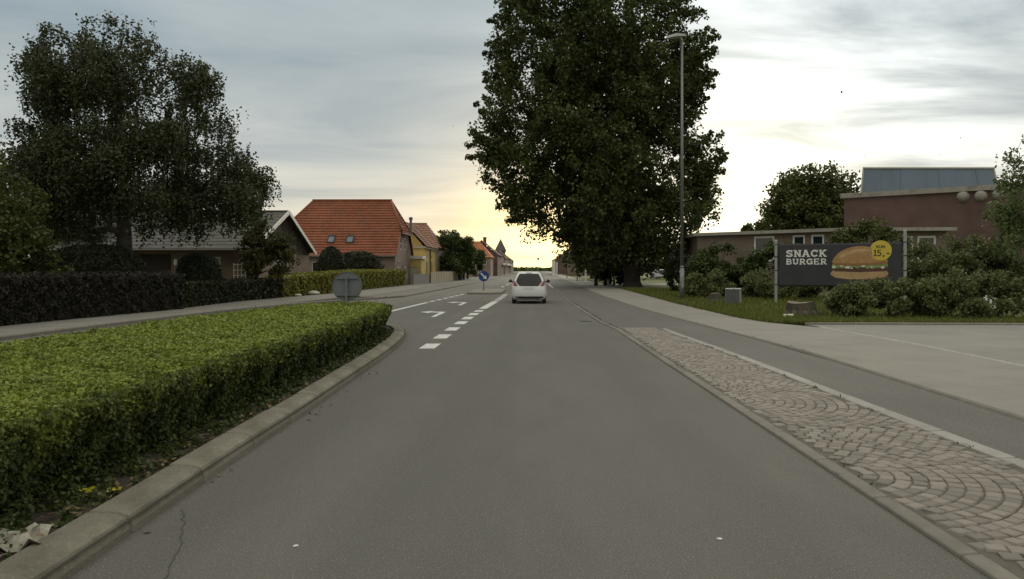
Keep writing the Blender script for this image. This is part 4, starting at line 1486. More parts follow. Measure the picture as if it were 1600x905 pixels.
# ---- red tiled house with half-hipped ends
def red_house():
    XL, XR, Y0, Y1 = -23.0, -12.25, 64.6, 73.6
    YM = (Y0 + Y1) / 2
    EZ, HZ, RZ = 2.75, 4.95, 7.95
    RL, RR_ = -20.9, -13.65
    org = (-17.5, YM, 0)
    root = tag(empty('red_roofed_house', org), 'brick house with large red tiled half-hipped roof and two skylights', 'house')

    def ys_at(z):
        f = (z - EZ) / (RZ - EZ)
        return Y0 + (YM - Y0) * f
    b = MB()
    ops_e = [(1.3, 2.4, 1.05, 2.35), (4.4, 5.5, 1.05, 2.35), (2.45, 3.15, 3.35, 4.45), (4.6, 5.3, 3.35, 4.45)]
    wall_panel(b, (XL + 0.2, Y0 + 0.3), (XR - 0.2, Y0 + 0.3), 0, EZ + 0.3, [(3.0, 4.2, 1.0, 2.2)])
    # gable wall to the road
    x = XR - 0.2
    L_ = Y1 - Y0 - 0.6
    for a_, b_ in ((0, 1),):
        hy = ys_at(HZ) - Y0 - 0.3
        wall_panel(b, (x, Y0 + 0.3), (x, Y1 - 0.3), 0, EZ + 0.3, [o_ for o_ in ops_e if o_[2] < 3], 0.12)
        wall_panel(b, (x, Y0 + 0.3 + hy - 0.1), (x, Y1 - 0.3 - hy + 0.1), EZ + 0.3, HZ - 0.05, [(o_[0] - hy + 0.1, o_[1] - hy + 0.1, o_[2], o_[3]) for o_ in ops_e if o_[2] > 3], 0.12)
        for s in (0, 1):
            yy = [Y0 + 0.3, Y0 + 0.3 + hy - 0.1] if s == 0 else [Y1 - 0.3, Y1 - 0.3 - hy + 0.1]
            b.quad((x, yy[0], EZ + 0.3), (x, yy[1], EZ + 0.3), (x, yy[1], HZ - 0.05))
    b.quad((XR - 0.2, Y1 - 0.3, 0), (XL + 0.2, Y1 - 0.3, 0), (XL + 0.2, Y1 - 0.3, EZ + 0.3), (XR - 0.2, Y1 - 0.3, EZ + 0.3))
    b.quad((XL + 0.2, Y1 - 0.3, 0), (XL + 0.2, Y0 + 0.3, 0), (XL + 0.2, Y0 + 0.3, EZ + 0.3), (XL + 0.2, ys_at(HZ), HZ), (XL + 0.2, Y1 + Y0 - ys_at(HZ), HZ), (XL + 0.2, Y1 - 0.3, EZ + 0.3))
    b.build('wall', M_brick_pink, root, org)
    b = MB()
    # front slope below and above the half hip
    tile_slope(b, (XL, Y0, EZ), (XR, Y0, EZ), (XL, ys_at(HZ), HZ), (XR, ys_at(HZ), HZ), 9)
    tile_slope(b, (XL, ys_at(HZ), HZ), (XR, ys_at(HZ), HZ), (RL, YM, RZ), (RR_, YM, RZ), 12)
    # half hip to the road and the one on the far side
    tile_slope(b, (XR + 0.12, ys_at(HZ) - 0.02, HZ - 0.08), (XR + 0.12, Y0 + Y1 - ys_at(HZ) + 0.02, HZ - 0.08), (RR_, YM, RZ), (RR_, YM + 0.02, RZ), 12)
    tile_slope(b, (XL - 0.12, Y0 + Y1 - ys_at(HZ), HZ - 0.08), (XL - 0.12, ys_at(HZ), HZ - 0.08), (RL, YM + 0.02, RZ), (RL, YM, RZ), 12)
    yb_ = Y0 + Y1 - ys_at(HZ)
    tile_slope(b, (XL, Y1, EZ), (XR, Y1, EZ), (XL, yb_, HZ), (XR, yb_, HZ), 6, 0.5)
    tile_slope(b, (XL, yb_, HZ), (XR, yb_, HZ), (RL, YM, RZ), (RR_, YM, RZ), 8, 0.5)
    rf = b.build('roof', M_tile, root, org)
    b = MB()
    b.tube((RL - 0.1, YM, RZ + 0.04), (RR_ + 0.1, YM, RZ + 0.04), 0.12, 0.12, 8)
    for (x0, x1) in ((RR_, XR + 0.1), (RL, XL - 0.1)):
        for yy in (ys_at(HZ), yb_):
            b.tube((x0, YM, RZ + 0.04), (x1, yy, HZ + 0.04), 0.10, 0.10, 7)
    b.build('ridge_tiles', M_tile, rf, org, smooth=True)
    b = MB()
    b.beam((XL, Y0 - 0.06, EZ - 0.04), (XR, Y0 - 0.06, EZ - 0.04), 0.11, 0.09)
    b.beam((XR + 0.16, ys_at(HZ), HZ - 0.15), (XR + 0.16, yb_, HZ - 0.15), 0.10, 0.10)
    b.build('gutter', M_greywood, rf, org)
    for y_e, y_h in ((Y0, ys_at(HZ)), (Y1, yb_)):
        b = MB()
        b.beam((XR + 0.01, y_e, EZ - 0.05), (XR + 0.01, y_h, HZ - 0.12), 0.04, 0.2, (0, -1 if y_e == Y0 else 1, 1))
        b.build('barge_board', M_tile_br, rf, org)
    sl = (Vector((0, YM - Y0, RZ - EZ))).normalized()
    nn = Vector((0, -(RZ - EZ), YM - Y0)).normalized()
    for px in (517.5, 547.0):
        z = Z_at(374.5, 65.8)
        y = ys_at(z)
        x = X_at(px, y)
        c = Vector((x, y, z)) + nn * 0.06
        b = MB()
        for s in (-1, 1):
            b.beam(c - sl * 0.42 + Vector((s * 0.30, 0, 0)), c + sl * 0.42 + Vector((s * 0.30, 0, 0)), 0.08, 0.12, nn)
            b.beam(c + sl * 0.40 * s - Vector((0.26, 0, 0)), c + sl * 0.40 * s + Vector((0.26, 0, 0)), 0.08, 0.118, nn)
        w = b.build('skylight', M_dark, rf, org)
        p = MB()
        ex = Vector((0.27, 0, 0))
        p.quad(c - ex - sl * 0.37, c + ex - sl * 0.37, c + ex + sl * 0.37, c - ex + sl * 0.37)
        p.build('pane', plain('skylight_glass', (0.09, 0.105, 0.115), 0.08, 0.0, 0.6), w, org)
    for op in ops_e:
        window_in(root, org, (x_g := XR - 0.2, Y0 + 0.3), (x_g, Y1 - 0.3), op, M_white, (2, 2) if op[2] < 3 else (1, 2), 0.05, 0.09)
    window_in(root, org, (XL + 0.2, Y0 + 0.3), (XR - 0.2, Y0 + 0.3), (3.0, 4.2, 1.0, 2.2), M_white, (2, 1))
    b = MB()
    b.tube((-12.62, 74.0, 5.2), (-12.62, 74.0, 6.55), 0.13, 0.13, 10)
    b.lathe([(0.15, 0), (0.2, 0.03), (0.2, 0.2), (0.12, 0.28), (0, 0.29)], -12.62, 74.0, 6.5, 10)
    b.build('flue_pipe', M_steel, root, org)


red_house()

# low garden wall under the gable
b = MB()
b.box(-12.3, -12.02, 66.3, 68.8, 0, 1.38)
b.box(-12.36, -11.96, 66.25, 68.85, 1.385, 1.45)
tag(b.build('garden_wall', M_brick_brown, None, (-12.2, 67.5, 0)), 'short brick garden wall at the end of the bright hedge', 'wall')


# ---- yellow house beyond
def yellow_house():
    XR, Y0, Y1 = -11.45, 74.8, 83.2
    XM, XL = -13.45, -16.0
    EZ, RZ = 3.85, 6.3
    org = (-13.5, 79, 0)
    root = tag(empty('yellow_house', org), 'yellow rendered house with brown tiled roof and tall windows', 'house')
    b = MB()
    ops = [(1.7, 2.6, 0.95, 2.35), (1.85, 2.45, 2.6, 3.1), (5.4, 6.3, 0.95, 2.35), (5.55, 6.15, 2.6, 3.1)]
    wall_panel(b, (XR, Y0), (XR, Y1), 0, EZ, ops, 0.14)
    wall_panel(b, (XL, Y0), (XR, Y0), 0, EZ, [])
    b.quad((XL, Y0, EZ), (XR, Y0, EZ), (XM, Y0, RZ - 0.1))
    b.quad((XR, Y1, 0), (XL, Y1, 0), (XL, Y1, EZ), (XM, Y1, RZ - 0.1), (XR, Y1, EZ))
    b.quad((XL, Y1, 0), (XL, Y0, 0), (XL, Y0, EZ), (XL, Y1, EZ))
    b.build('wall', M_yellow, root, org)
    for y in (Y0 + 0.02, (Y0 + Y1) / 2, Y1 - 0.25):
        p = MB()
        p.box(XR + 0.003, XR + 0.09, y, y + 0.25, 0, EZ - 0.2)
        p.build('pilaster', M_yellow, root, org)
    b = MB()
    b.box(XR - 0.05, XR + 0.22, Y0 - 0.12, Y1 + 0.12, EZ - 0.19, EZ + 0.02)
    b.box(XL, XR - 0.06, Y0 - 0.12, Y0 - 0.003, EZ - 0.19, EZ + 0.02)
    b.build('cornice', M_offwhite, root, org)
    b = MB()
    tile_slope(b, (XR + 0.35, Y0 - 0.25, EZ - 0.02), (XR + 0.35, Y1 + 0.25, EZ - 0.02), (XM, Y0 - 0.25, RZ), (XM, Y1 + 0.25, RZ), 9, 0.3)
    b.quad((XM, Y0 - 0.25, RZ), (XM, Y1 + 0.25, RZ), (XL - 0.3, Y1 + 0.25, EZ), (XL - 0.3, Y0 - 0.25, EZ))
    b.tube((XM, Y0 - 0.28, RZ + 0.03), (XM, Y1 + 0.28, RZ + 0.03), 0.1, 0.1, 7)
    b.build('roof', M_tile_br, root, org)
    for op in ops:
        w = window_in(root, org, (XR, Y0), (XR, Y1), op, M_offwhite, (2, 1) if op[3] < 2.5 else (1, 1), 0.06, 0.07)
        if op[3] < 2.5:
            s = MB()
            s.box(XR + 0.002, XR + 0.12, Y0 + op[0] - 0.1, Y0 + op[1] + 0.1, op[2] - 0.1, op[2] - 0.02)
            s.build('sill', M_white, w, org)
    b = MB()
    b.tube((XR + 0.13, Y0 + 4.0, 0), (XR + 0.13, Y0 + 4.0, EZ - 0.2), 0.05, 0.05, 6)
    b.build('downpipe', M_dark, root, org)
    # flat-roofed annexe in front
    b = MB()
    wall_panel(b, (-13.2, 72.6), (-11.35, 72.6), 0, 2.55, [(0.7, 1.5, 0.0, 1.75)], 0.1)
    b.quad((-11.35, 72.6, 0), (-11.35, 74.75, 0), (-11.35, 74.75, 2.55), (-11.35, 72.6, 2.55))
    ax = b.build('annexe', M_yellow, root, org)
    b = MB()
    b.box(-13.3, -11.2, 72.45, 74.78, 2.555, 2.85)
    b.build('flat_roof', M_white, ax, org)
    b = MB()
    b.box(-12.48, -11.72, 72.66, 72.7, 0, 1.73)
    b.build('door', M_offwhite, ax, org)


yellow_house()


# ---- generic street house: ridge along the road ('y') or across it ('x')
def street_house(name, label, X0, X1, Y0, Y1, ez, rz, wall_m, roof_m, ridge='y', windows_front=(), windows_side=(), chimney=None, hip=0.0, shop=None, group=None):
    org = ((X0 + X1) / 2, (Y0 + Y1) / 2, 0)
    root = tag(empty(name, org), label, 'house', group)
    xm, ym = (X0 + X1) / 2, (Y0 + Y1) / 2
    road_x = X1 if X1 < 0 else X0
    b = MB()
    wall_panel(b, (X0, Y0), (X1, Y0), 0, ez, list(windows_front), 0.12, top=[((X1 - X0) / 2, rz - 0.1)] if ridge == 'y' else None)
    side = ((X1, Y0), (X1, Y1)) if X1 < 0 else ((X0, Y1), (X0, Y0))
    wall_panel(b, side[0], side[1], 0, ez, list(windows_side), 0.12, top=[((Y1 - Y0) / 2, rz - 0.1)] if ridge == 'x' and not hip else None)
    ox = X0 if X1 < 0 else X1
    b.quad((ox, Y0, 0), (ox, Y1, 0), (ox, Y1, ez), (ox, Y0, ez))
    b.quad((X1, Y1, 0), (X0, Y1, 0), (X0, Y1, ez), (X1, Y1, ez))
    b.build('wall', wall_m, root, org)
    b = MB()
    e = 0.25
    if ridge == 'y':
        tile_slope(b, (X1 + e, Y0 - e, ez - 0.1), (X1 + e, Y1 + e, ez - 0.1), (xm, Y0 - e, rz), (xm, Y1 + e, rz), 8, 0.6, 0.02)
        tile_slope(b, (X0 - e, Y1 + e, ez - 0.1), (X0 - e, Y0 - e, ez - 0.1), (xm, Y1 + e, rz), (xm, Y0 - e, rz), 8, 0.6, 0.02)
        b.tube((xm, Y0 - e, rz + 0.03), (xm, Y1 + e, rz + 0.03), 0.12, 0.12, 6)
    else:
        tile_slope(b, (X0 - e, Y0 - e, ez - 0.1), (X1 + e, Y0 - e, ez - 0.1), (X0 + hip, ym, rz), (X1 - hip, ym, rz), 10, 0.6, 0.02)
        tile_slope(b, (X1 + e, Y1 + e, ez - 0.1), (X0 - e, Y1 + e, ez - 0.1), (X1 - hip, ym, rz), (X0 + hip, ym, rz), 10, 0.6, 0.02)
        if hip:
            tile_slope(b, (X1 + e, Y0 - e, ez - 0.1), (X1 + e, Y1 + e, ez - 0.1), (X1 - hip, ym, rz), (X1 - hip, ym + 0.02, rz), 10, 0.6, 0.02)
        b.tube((X0 + hip, ym, rz + 0.03), (X1 - hip, ym, rz + 0.03), 0.12, 0.12, 6)
    rf = b.build('roof', roof_m, root, org)
    if chimney:
        cx, cy, cz = chimney
        c = MB()
        c.box(cx - 0.35, cx + 0.35, cy - 0.35, cy + 0.35, rz - 1.2, cz)
        c.box(cx - 0.42, cx + 0.42, cy - 0.42, cy + 0.42, cz + 0.002, cz + 0.15)
        c.build('chimney', M_brick_red, rf, org)
    for op in windows_front:
        window_in(root, org, (X0, Y0), (X1, Y0), op, M_white, (2, 1), 0.05, 0.09)
    for op in windows_side:
        window_in(root, org, side[0], side[1], op, M_white, (2, 1), 0.05, 0.09)
    if shop:
        s = MB()
        x = side[0][0]
        s.box(x + 0.004, x + 0.5, min(side[0][1], side[1][1]) + 1, max(side[0][1], side[1][1]) - 1, 2.45, 2.95)
        s.build('shop_fascia', shop, root, org)
    return root


street_house('brown_roofed_house', 'brown tiled roof rising behind the yellow house', -17.5, -11.9, 86.5, 95.0, 4.2, 7.1, M_brick_brown, M_tile_br, 'x', hip=1.6)
street_house('orange_roofed_house', 'pink brick house with bright orange tiled roof', -17.0, -8.6, 138.0, 147.0, 3.8, 6.75, M_brick_pink, M_tile_or, 'x', hip=2.3,
             windows_front=[(7.0, 7.7, 2.3, 3.1), (4.2, 5.2, 0.9, 1.9), (5.8, 6.6, 0.9, 1.9)], windows_side=[(2, 3, 1, 2.2), (5, 6, 1, 2.2)])
street_house('brick_gable_house', 'tall dark brick house with its gable beside the orange roof', -14.6, -7.9, 150.0, 166.0, 4.4, 7.3, M_brick_red, M_tile_dk, 'y', windows_side=[(2, 3.2, 1, 2.4), (5, 6.2, 1, 2.4), (9, 10.2, 1, 2.4), (12, 13.2, 1, 2.4)], chimney=(-11.2, 160, 8.3))
row = [(-14.0, -8.1, 168, 184, 4.6, 6.6, M_brick_brown, M_tile_dk, M_offwhite, 'first terraced shop house beyond the dark gable'),
       (-14.0, -7.9, 186, 206, 4.3, 6.4, M_brick_pink, M_tile_br, M_white, 'second terraced shop house along the far left row'),
       (-14.0, -8.1, 210, 236, 4.6, 6.9, M_brick_red, M_tile_dk, M_offwhite, 'third terraced house along the far left row'),
       (-14.0, -8.3, 242, 270, 4.4, 6.6, M_brick_brown, M_tile_dk, None, 'last terraced house at the end of the far left row')]
for X0, X1, Y0, Y1, ez, rz, wm, rm, sh, lab in row:
    wins = []
    n_ = int((Y1 - Y0 - 1) / 3)
    for i in range(n_):
        s = 1.0 + i * (Y1 - Y0 - 1.5) / n_
        wins += [(s, s + 1.3, 0.3 if sh else 0.9, 2.3), (s + 0.1, s + 1.1, 3.0, 4.0)]
    street_house('terraced_house', lab, X0, X1, Y0, Y1, ez, rz, wm, rm, 'y', windows_side=wins, shop=sh, group='terraced houses far left')
street_house('terraced_house', 'dark house at the far right end of the street', 5.0, 12, 205, 235, 4.2, 6.6, M_brick_red, M_tile_dk, 'y', windows_side=[(3 + 4 * i, 4.2 + 4 * i, 1, 2.4) for i in range(6)])
street_house('terraced_house', 'low brown house just before the dark right end house', 7.6, 13, 170, 182, 3.2, 5.2, M_brick_brown, M_tile_dk, 'y', windows_side=[(2, 3.2, 1, 2.2), (5, 6.2, 1, 2.2), (8, 9.2, 1, 2.2)])

# church tower with pyramid spire
root = tag(empty('church_tower', (-11.6, 236, 0)), 'brick church tower with pointed slate spire far down the street', 'tower')
b = MB()
b.box(-13.1, -10.1, 238, 241, 0, 7.4)
b.box(-13.25, -9.95, 237.85, 241.15, 7.0, 7.35)
b.build('wall', M_brick_brown, root, (-11.6, 236, 0))
b = MB()
b.add([(-13.5, 237.6, 7.41), (-9.7, 237.6, 7.41), (-9.7, 241.4, 7.41), (-13.5, 241.4, 7.41), (-11.6, 239.5, 11.4)], [(0, 1, 4), (1, 2, 4), (2, 3, 4), (3, 0, 4), (3, 2, 1, 0)])
sp_ = b.build('spire', M_eternit, root, (-11.6, 236, 0))
b = MB()
b.tube((-11.6, 239.5, 11.35), (-11.6, 239.5, 12.1), 0.05, 0.03, 6)
b.build('finial', M_dark, sp_, (-11.6, 236, 0))
for x in (-12.3, -10.9):
    b = MB()
    b.add([(x - 0.3, 237.84, 5.4), (x + 0.3, 237.84, 5.4), (x + 0.3, 237.84, 6.3), (x, 237.84, 6.75), (x - 0.3, 237.84, 6.3)], [(0, 1, 2, 3, 4)])
    b.build('belfry_opening', M_dark, root, (-11.6, 236, 0))


# ---- brick hall and low wing on the right
def hall():
    A, B = Vector((23.5, 56.2)), Vector((37.5, 45.3))
    ZT = 7.3
    org = (29, 58, 0)
    root = tag(empty('brick_hall', org), 'tall windowless red brick hall with blue-grey roof monitor', 'building')
    b = MB()
    u = (B - A).normalized()
    back = Vector((-u.y, u.x)) * 16
    wall_panel(b, A, B, 0, ZT - 0.35)
    C_, D_ = B + back, A + back
    for p, q in ((B, C_), (C_, D_), (D_, A)):
        wall_panel(b, p, q, 0, ZT - 0.35)
    b.build('wall', M_brick_red, root, org)
    b = MB()
    o_ = 0.22
    pa, pb, pc, pd = A - u * o_ - back.normalized() * o_, B + u * o_ - back.normalized() * o_, C_ + u * o_ + back.normalized() * o_, D_ - u * o_ + back.normalized() * o_
    b.solid([(p.x, p.y, ZT - 0.35) for p in (pa, pb, pc, pd)], (0, 0, 1), 0.36)
    b.build('fascia', M_fascia, root, org)
    # roof monitor: tapered block clad in upright panels
    mb = MB()
    x0, x1, y0, y1, z0, z1 = 25.2, 36.0, 57.2, 63.0, 7.3, 9.4
    ti = 0.35
    bot = [(x0, y0), (x1, y0), (x1 + 0.3, y1), (x0 + 3.0, y1)]
    tp = [(x0 + ti, y0 + 0.3), (x1 - 0.3, y0 + 0.3), (x1 - 0.2, y1 - 0.3), (x0 + ti + 2.9, y1 - 0.3)]
    v = [(x, y, z0) for x, y in bot] + [(x, y, z1) for x, y in tp]
    mb.add(v, [(0, 1, 5, 4), (1, 2, 6, 5), (2, 3, 7, 6), (3, 0, 4, 7), (4, 5, 6, 7)])
    mon = mb.build('roof_monitor', M_dark, root, org)
    n_p = 7
    for k_ in range(n_p):
        f0, f1 = k_ / n_p, (k_ + 1) / n_p
        g_ = 0.004
        lo0, lo1 = x0 + (x1 - x0) * f0, x0 + (x1 - x0) * f1
        hi0, hi1 = tp[0][0] + (tp[1][0] - tp[0][0]) * f0, tp[0][0] + (tp[1][0] - tp[0][0]) * f1
        p = MB()
        d = 0.02 if k_ % 2 else 0.035
        p.solid([(lo0 + g_, y0 - 0.003, z0 + 0.02), (lo1 - g_, y0 - 0.003, z0 + 0.02), (hi1 - g_, y0 + 0.3 - 0.003, z1 - 0.02), (hi0 + g_, y0 + 0.3 - 0.003, z1 - 0.02)], (0, -1, 0.14), d)
        p.build('panel', M_cladding, mon, org)
    p = MB()
    p.solid([(x, y, z1 + 0.003) for x, y in [(tp[0][0] - 0.1, tp[0][1] - 0.12), (tp[1][0] + 0.1, tp[1][1] - 0.12), (tp[2][0] + 0.1, tp[2][1] + 0.1), (tp[3][0] - 0.1, tp[3][1] + 0.1)]], (0, 0, 1), 0.10)
    p.beam((x0 - 0.02, y0 - 0.05, z0), (tp[0][0] - 0.02, tp[0][1] - 0.05, z1), 0.09, 0.09)
    p.beam((x1 + 0.02, y0 - 0.05, z0), (tp[1][0] + 0.02, tp[1][1] - 0.05, z1), 0.09, 0.09)
    p.build('trim', M_offwhite, mon, org)
    n2 = Vector((u.y, -u.x))
    for px, py in ((1505, 307), (1533, 306), (1560.5, 304)):
        k_ = (px - 838) / 1150
        t = (k_ * A.y - A.x) / (u.x - k_ * u.y)
        c = A + u * t
        z = Z_at(py, c.y)
        m_ = MB()
        prof = [(0.38 * math.cos(a), 0.30 * math.sin(a)) for a in [i * math.pi / 2 / 7 for i in range(8)]]
        # half dome lamp on a wall plate, axis along the wall normal
        pts, fs_ = [], []
        for r_, h_ in [(0.40, 0.0), (0.40, 0.05)] + [(r_, 0.05 + h_) for r_, h_ in prof]:
            for i in range(18):
                an = 2 * math.pi * i / 18
                q = c + u * (r_ * math.cos(an)) + n2 * (h_ + 0.003)
                pts.append((q.x, q.y, z + r_ * math.sin(an)))
        for kk in range(len(prof) + 1):
            for i in range(18):
                fs_.append((kk * 18 + i, kk * 18 + (i + 1) % 18, (kk + 1) * 18 + (i + 1) % 18, (kk + 1) * 18 + i))
        m_.add(pts, fs_)
        m_.build('wall_dome', M_fascia, root, org, smooth=True)


hall()


def wing():
    pts = [Vector((12.0, 54.8)), Vector((19.8, 47.8)), Vector((26.3, 47.2))]
    org = (18, 52, 0)
    root = tag(empty('low_wing', org), 'low flat-roofed brick wing with white framed windows left of the hall', 'building')
    b = MB()
    opsA = [(4.45, 5.96, 2.1, 3.85), (7.23, 8.1, 2.1, 3.85), (8.5, 9.38, 2.1, 3.85)]
    opsB = [(3.2, 4.5, 2.0, 3.7), (4.75, 5.9, 2.0, 3.7)]
    wall_panel(b, pts[0], pts[1], 0, 4.0, opsA, 0.15)
    wall_panel(b, pts[1], pts[2], 0, 4.0, opsB, 0.15)
    wall_panel(b, pts[2], (26.5, 53), 0, 4.0)
    wall_panel(b, (12.5, 62), pts[0], 0, 4.0)
    b.build('wall', M_brick_brown, root, org)
    b = MB()
    b.solid([(11.7, 54.7, 4.003), (19.65, 47.4, 4.003), (26.7, 46.7, 4.003), (26.9, 53.2, 4.003), (23.2, 56.0, 4.003), (22.5, 62, 4.003), (11.9, 62, 4.003)], (0, 0, 1), 0.22)
    b.build('flat_roof', M_fascia, root, org)
    for op in opsA:
        window_in(root, org, pts[0], pts[1], op, M_white, (1, 1), 0.06, 0.13)
    for op in opsB:
        window_in(root, org, pts[1], pts[2], op, M_white, (1, 2), 0.06, 0.13)


wing()

# ------------------------------------------------------------------ fences and yard things on the left, beyond the bright hedge
def fence(name, label, p0, p1, h, n, mat, post_mat, gap=0.02, part='board', z0=0.08):
    p0, p1 = Vector((p0[0], p0[1], 0)), Vector((p1[0], p1[1], 0))
    u = (p1 - p0)
    L_ = u.length
    u.normalize()
    root = tag(empty(name, p0), label, 'fence')
    w = L_ / n
    for i in range(n):
        a = p0 + u * (i * w + gap / 2)
        c = p0 + u * ((i + 1) * w - gap / 2)
        b = MB()
        hh = h * random.uniform(0.985, 1.015)
        b.beam((a.x, a.y, (z0 + hh) / 2), (c.x, c.y, (z0 + hh) / 2), 0.03, hh - z0)
        b.build(part, mat, root, p0)
    q = u.cross(Vector((0, 0, 1))) * -0.05
    for z in (h * 0.3, h * 0.8):
        b = MB()
        b.beam(p0 + q + Vector((0, 0, z)), p1 + q + Vector((0, 0, z)), 0.05, 0.08)
        b.build('rail', post_mat, root, p0)
    for i in range(0, n + 1, max(1, n // 3)):
        c = p0 + u * (i * w) + q * 1.9
        b = MB()
        b.box(c.x - 0.05, c.x + 0.05, c.y - 0.05, c.y + 0.05, 0, h + 0.06)
        b.build('post', post_mat, root, p0)
    return root


fence('board_fence', 'grey board fence in front of the yellow house', (-11.5, 68.9), (-11.15, 76.5), 1.05, 14, M_greywood, M_greywood)
fence('panel_fence', 'tan fence with pale upright panels beyond the yellow house', (-11.05, 77.2), (-10.3, 91.5), 1.25, 14, M_palewood, M_wood, 0.25, 'panel')
fence('plank_fence', 'brown plank fence behind the far bins', (-10.3, 92.2), (-9.9, 102.0), 1.2, 16, M_wood, M_wood)
for i, (x, y) in enumerate(((-9.75, 94.0), (-9.6, 96.2))):
    root = tag(empty('wheelie_bin', (x, y, 0.1)), ('dark wheelie bin by the plank fence, nearer one', 'dark wheelie bin by the plank fence, farther one')[i], 'bin', 'wheelie bins by the fence')
    b = MB()
    b.add([(-0.24, -0.28, 0.06), (0.24, -0.28, 0.06), (0.24, 0.28, 0.06), (-0.24, 0.28, 0.06), (-0.29, -0.34, 1.0), (0.29, -0.34, 1.0), (0.29, 0.34, 1.0), (-0.29, 0.34, 1.0)],
          [(3, 2, 1, 0), (4, 5, 6, 7), (0, 1, 5, 4), (1, 2, 6, 5), (2, 3, 7, 6), (3, 0, 4, 7)])
    b.build('body', M_dark, root)
    b = MB()
    b.box(-0.31, 0.31, -0.38, 0.36, 1.003, 1.08)
    b.build('lid', M_dark, root)
    for s in (-1, 1):
        b = MB()
        b.lathe([(0, -0.03), (0.11, -0.03), (0.11, 0.03), (0, 0.03)], s * 0.26, 0.28, 0.11, 10, 'x')
        b.build('wheel', M_dark, root)

# pale boulders at the foot of the dark hedge
for i, (x, y, s) in enumerate(((-12.75, 42.0, 0.30), (-12.9, 39.8, 0.16))):
    b = MB()
    rg = random.Random(i)
    pts, fs_ = [], []
    for a in range(7):
        for c in range(12):
            th, ph = math.pi * a / 6, 2 * math.pi * c / 12
            q = s * (1 + rg.uniform(-0.12, 0.12))
            pts.append((x + q * 1.35 * math.sin(th) * math.cos(ph), y + q * math.sin(th) * math.sin(ph), 0.1 + q * 0.6 * (0.5 + 0.75 * math.cos(th))))
    for a in range(6):
        for c in range(12):
            fs_.append((a * 12 + c, a * 12 + (c + 1) % 12, (a + 1) * 12 + (c + 1) % 12, (a + 1) * 12 + c))
    b.add(pts, fs_)
    tag(b.build('boulder', M_offwhite, None, (x, y, 0.1), smooth=True), ('pale boulder at the foot of the bright hedge', 'small pale stone next to the larger boulder')[i], 'boulder')

# ------------------------------------------------------------------ signs, lamps, street furniture
M_blue = plain('sign_blue', (0.012, 0.040, 0.16), 0.45)
M_signwhite = plain('sign_white', (0.62, 0.62, 0.60), 0.5)
M_signback = surf('sign_back_grey', (0.155, 0.165, 0.165), (0.135, 0.145, 0.145), scale=4.0, rough=0.6, metal=0.2, dirt=(0.11, 0.115, 0.11))


def disc(b, cx, cy, cz, r, t, n=36):
    """upright disc facing -Y"""
    b.lathe([(0, 0), (r - 0.008, 0), (r, 0.006), (r, t), (0, t)], cx, cy, cz, n, 'y')


# blue keep-right sign on the refuge
sx, sy, sz = -3.56, 49.8, 1.08
org = (sx, sy, 0.13)
root = tag(empty('keep_right_sign', org), 'round blue sign with white diagonal arrow on the refuge', 'sign')
b = MB()
disc(b, sx, sy, sz, 0.355, 0.03)
pl_ = b.build('plate', M_blue, root, org)
b = MB()
d = Vector((0.7071, 0, -0.7071))
n_ = Vector((0.7071, 0, 0.7071))
c = Vector((sx, sy - 0.004, sz))
b.add([c - d * 0.28 - n_ * 0.045, c + d * 0.10 - n_ * 0.045, c + d * 0.10 + n_ * 0.045, c - d * 0.28 + n_ * 0.045], [(0, 1, 2, 3)])
b.add([c + d * 0.29, c + d * 0.06 + n_ * 0.16, c + d * 0.06 - n_ * 0.16], [(0, 1, 2)])
b.build('arrow', M_signwhite, pl_, org)
b = MB()
b.tube((sx, sy + 0.06, 0.0), (sx, sy + 0.06, 1.40), 0.032, 0.032, 10)
b.lathe([(0.0, 0.06), (0.10, 0.05), (0.11, 0.0)], sx, sy + 0.06, 0.13, 12)
b.build('pole', M_steel, root, org)

# back of the round sign standing in the island hedge
sx, sy, sz = -4.5, 17.5, 1.155
org = (sx, sy, 0.09)
root = tag(empty('round_sign_back', org), 'grey back of a round traffic sign standing in the island hedge', 'sign')
b = MB()
b.lathe([(0, 0.0), (0.335, 0.0), (0.342, -0.012), (0.352, -0.012), (0.352, 0.018), (0, 0.018)], sx, sy, sz, 44, 'y')
b.build('plate', M_signback, root, org)
for dz in (-0.2, 0.2):
    b = MB()
    w = math.sqrt(0.335 ** 2 - dz ** 2) - 0.01
    b.box(sx - w, sx + w, sy - 0.035, sy - 0.004, sz + dz - 0.018, sz + dz + 0.018)
    b.box(sx - 0.055, sx + 0.055, sy - 0.10, sy - 0.036, sz + dz - 0.022, sz + dz + 0.022)
    b.build('bracket', M_signback, root, org)
b = MB()
b.tube((sx, sy - 0.065, 0.0), (sx, sy - 0.065, sz + 0.27), 0.030, 0.030, 12)
b.build('pole', M_steel, root, org)

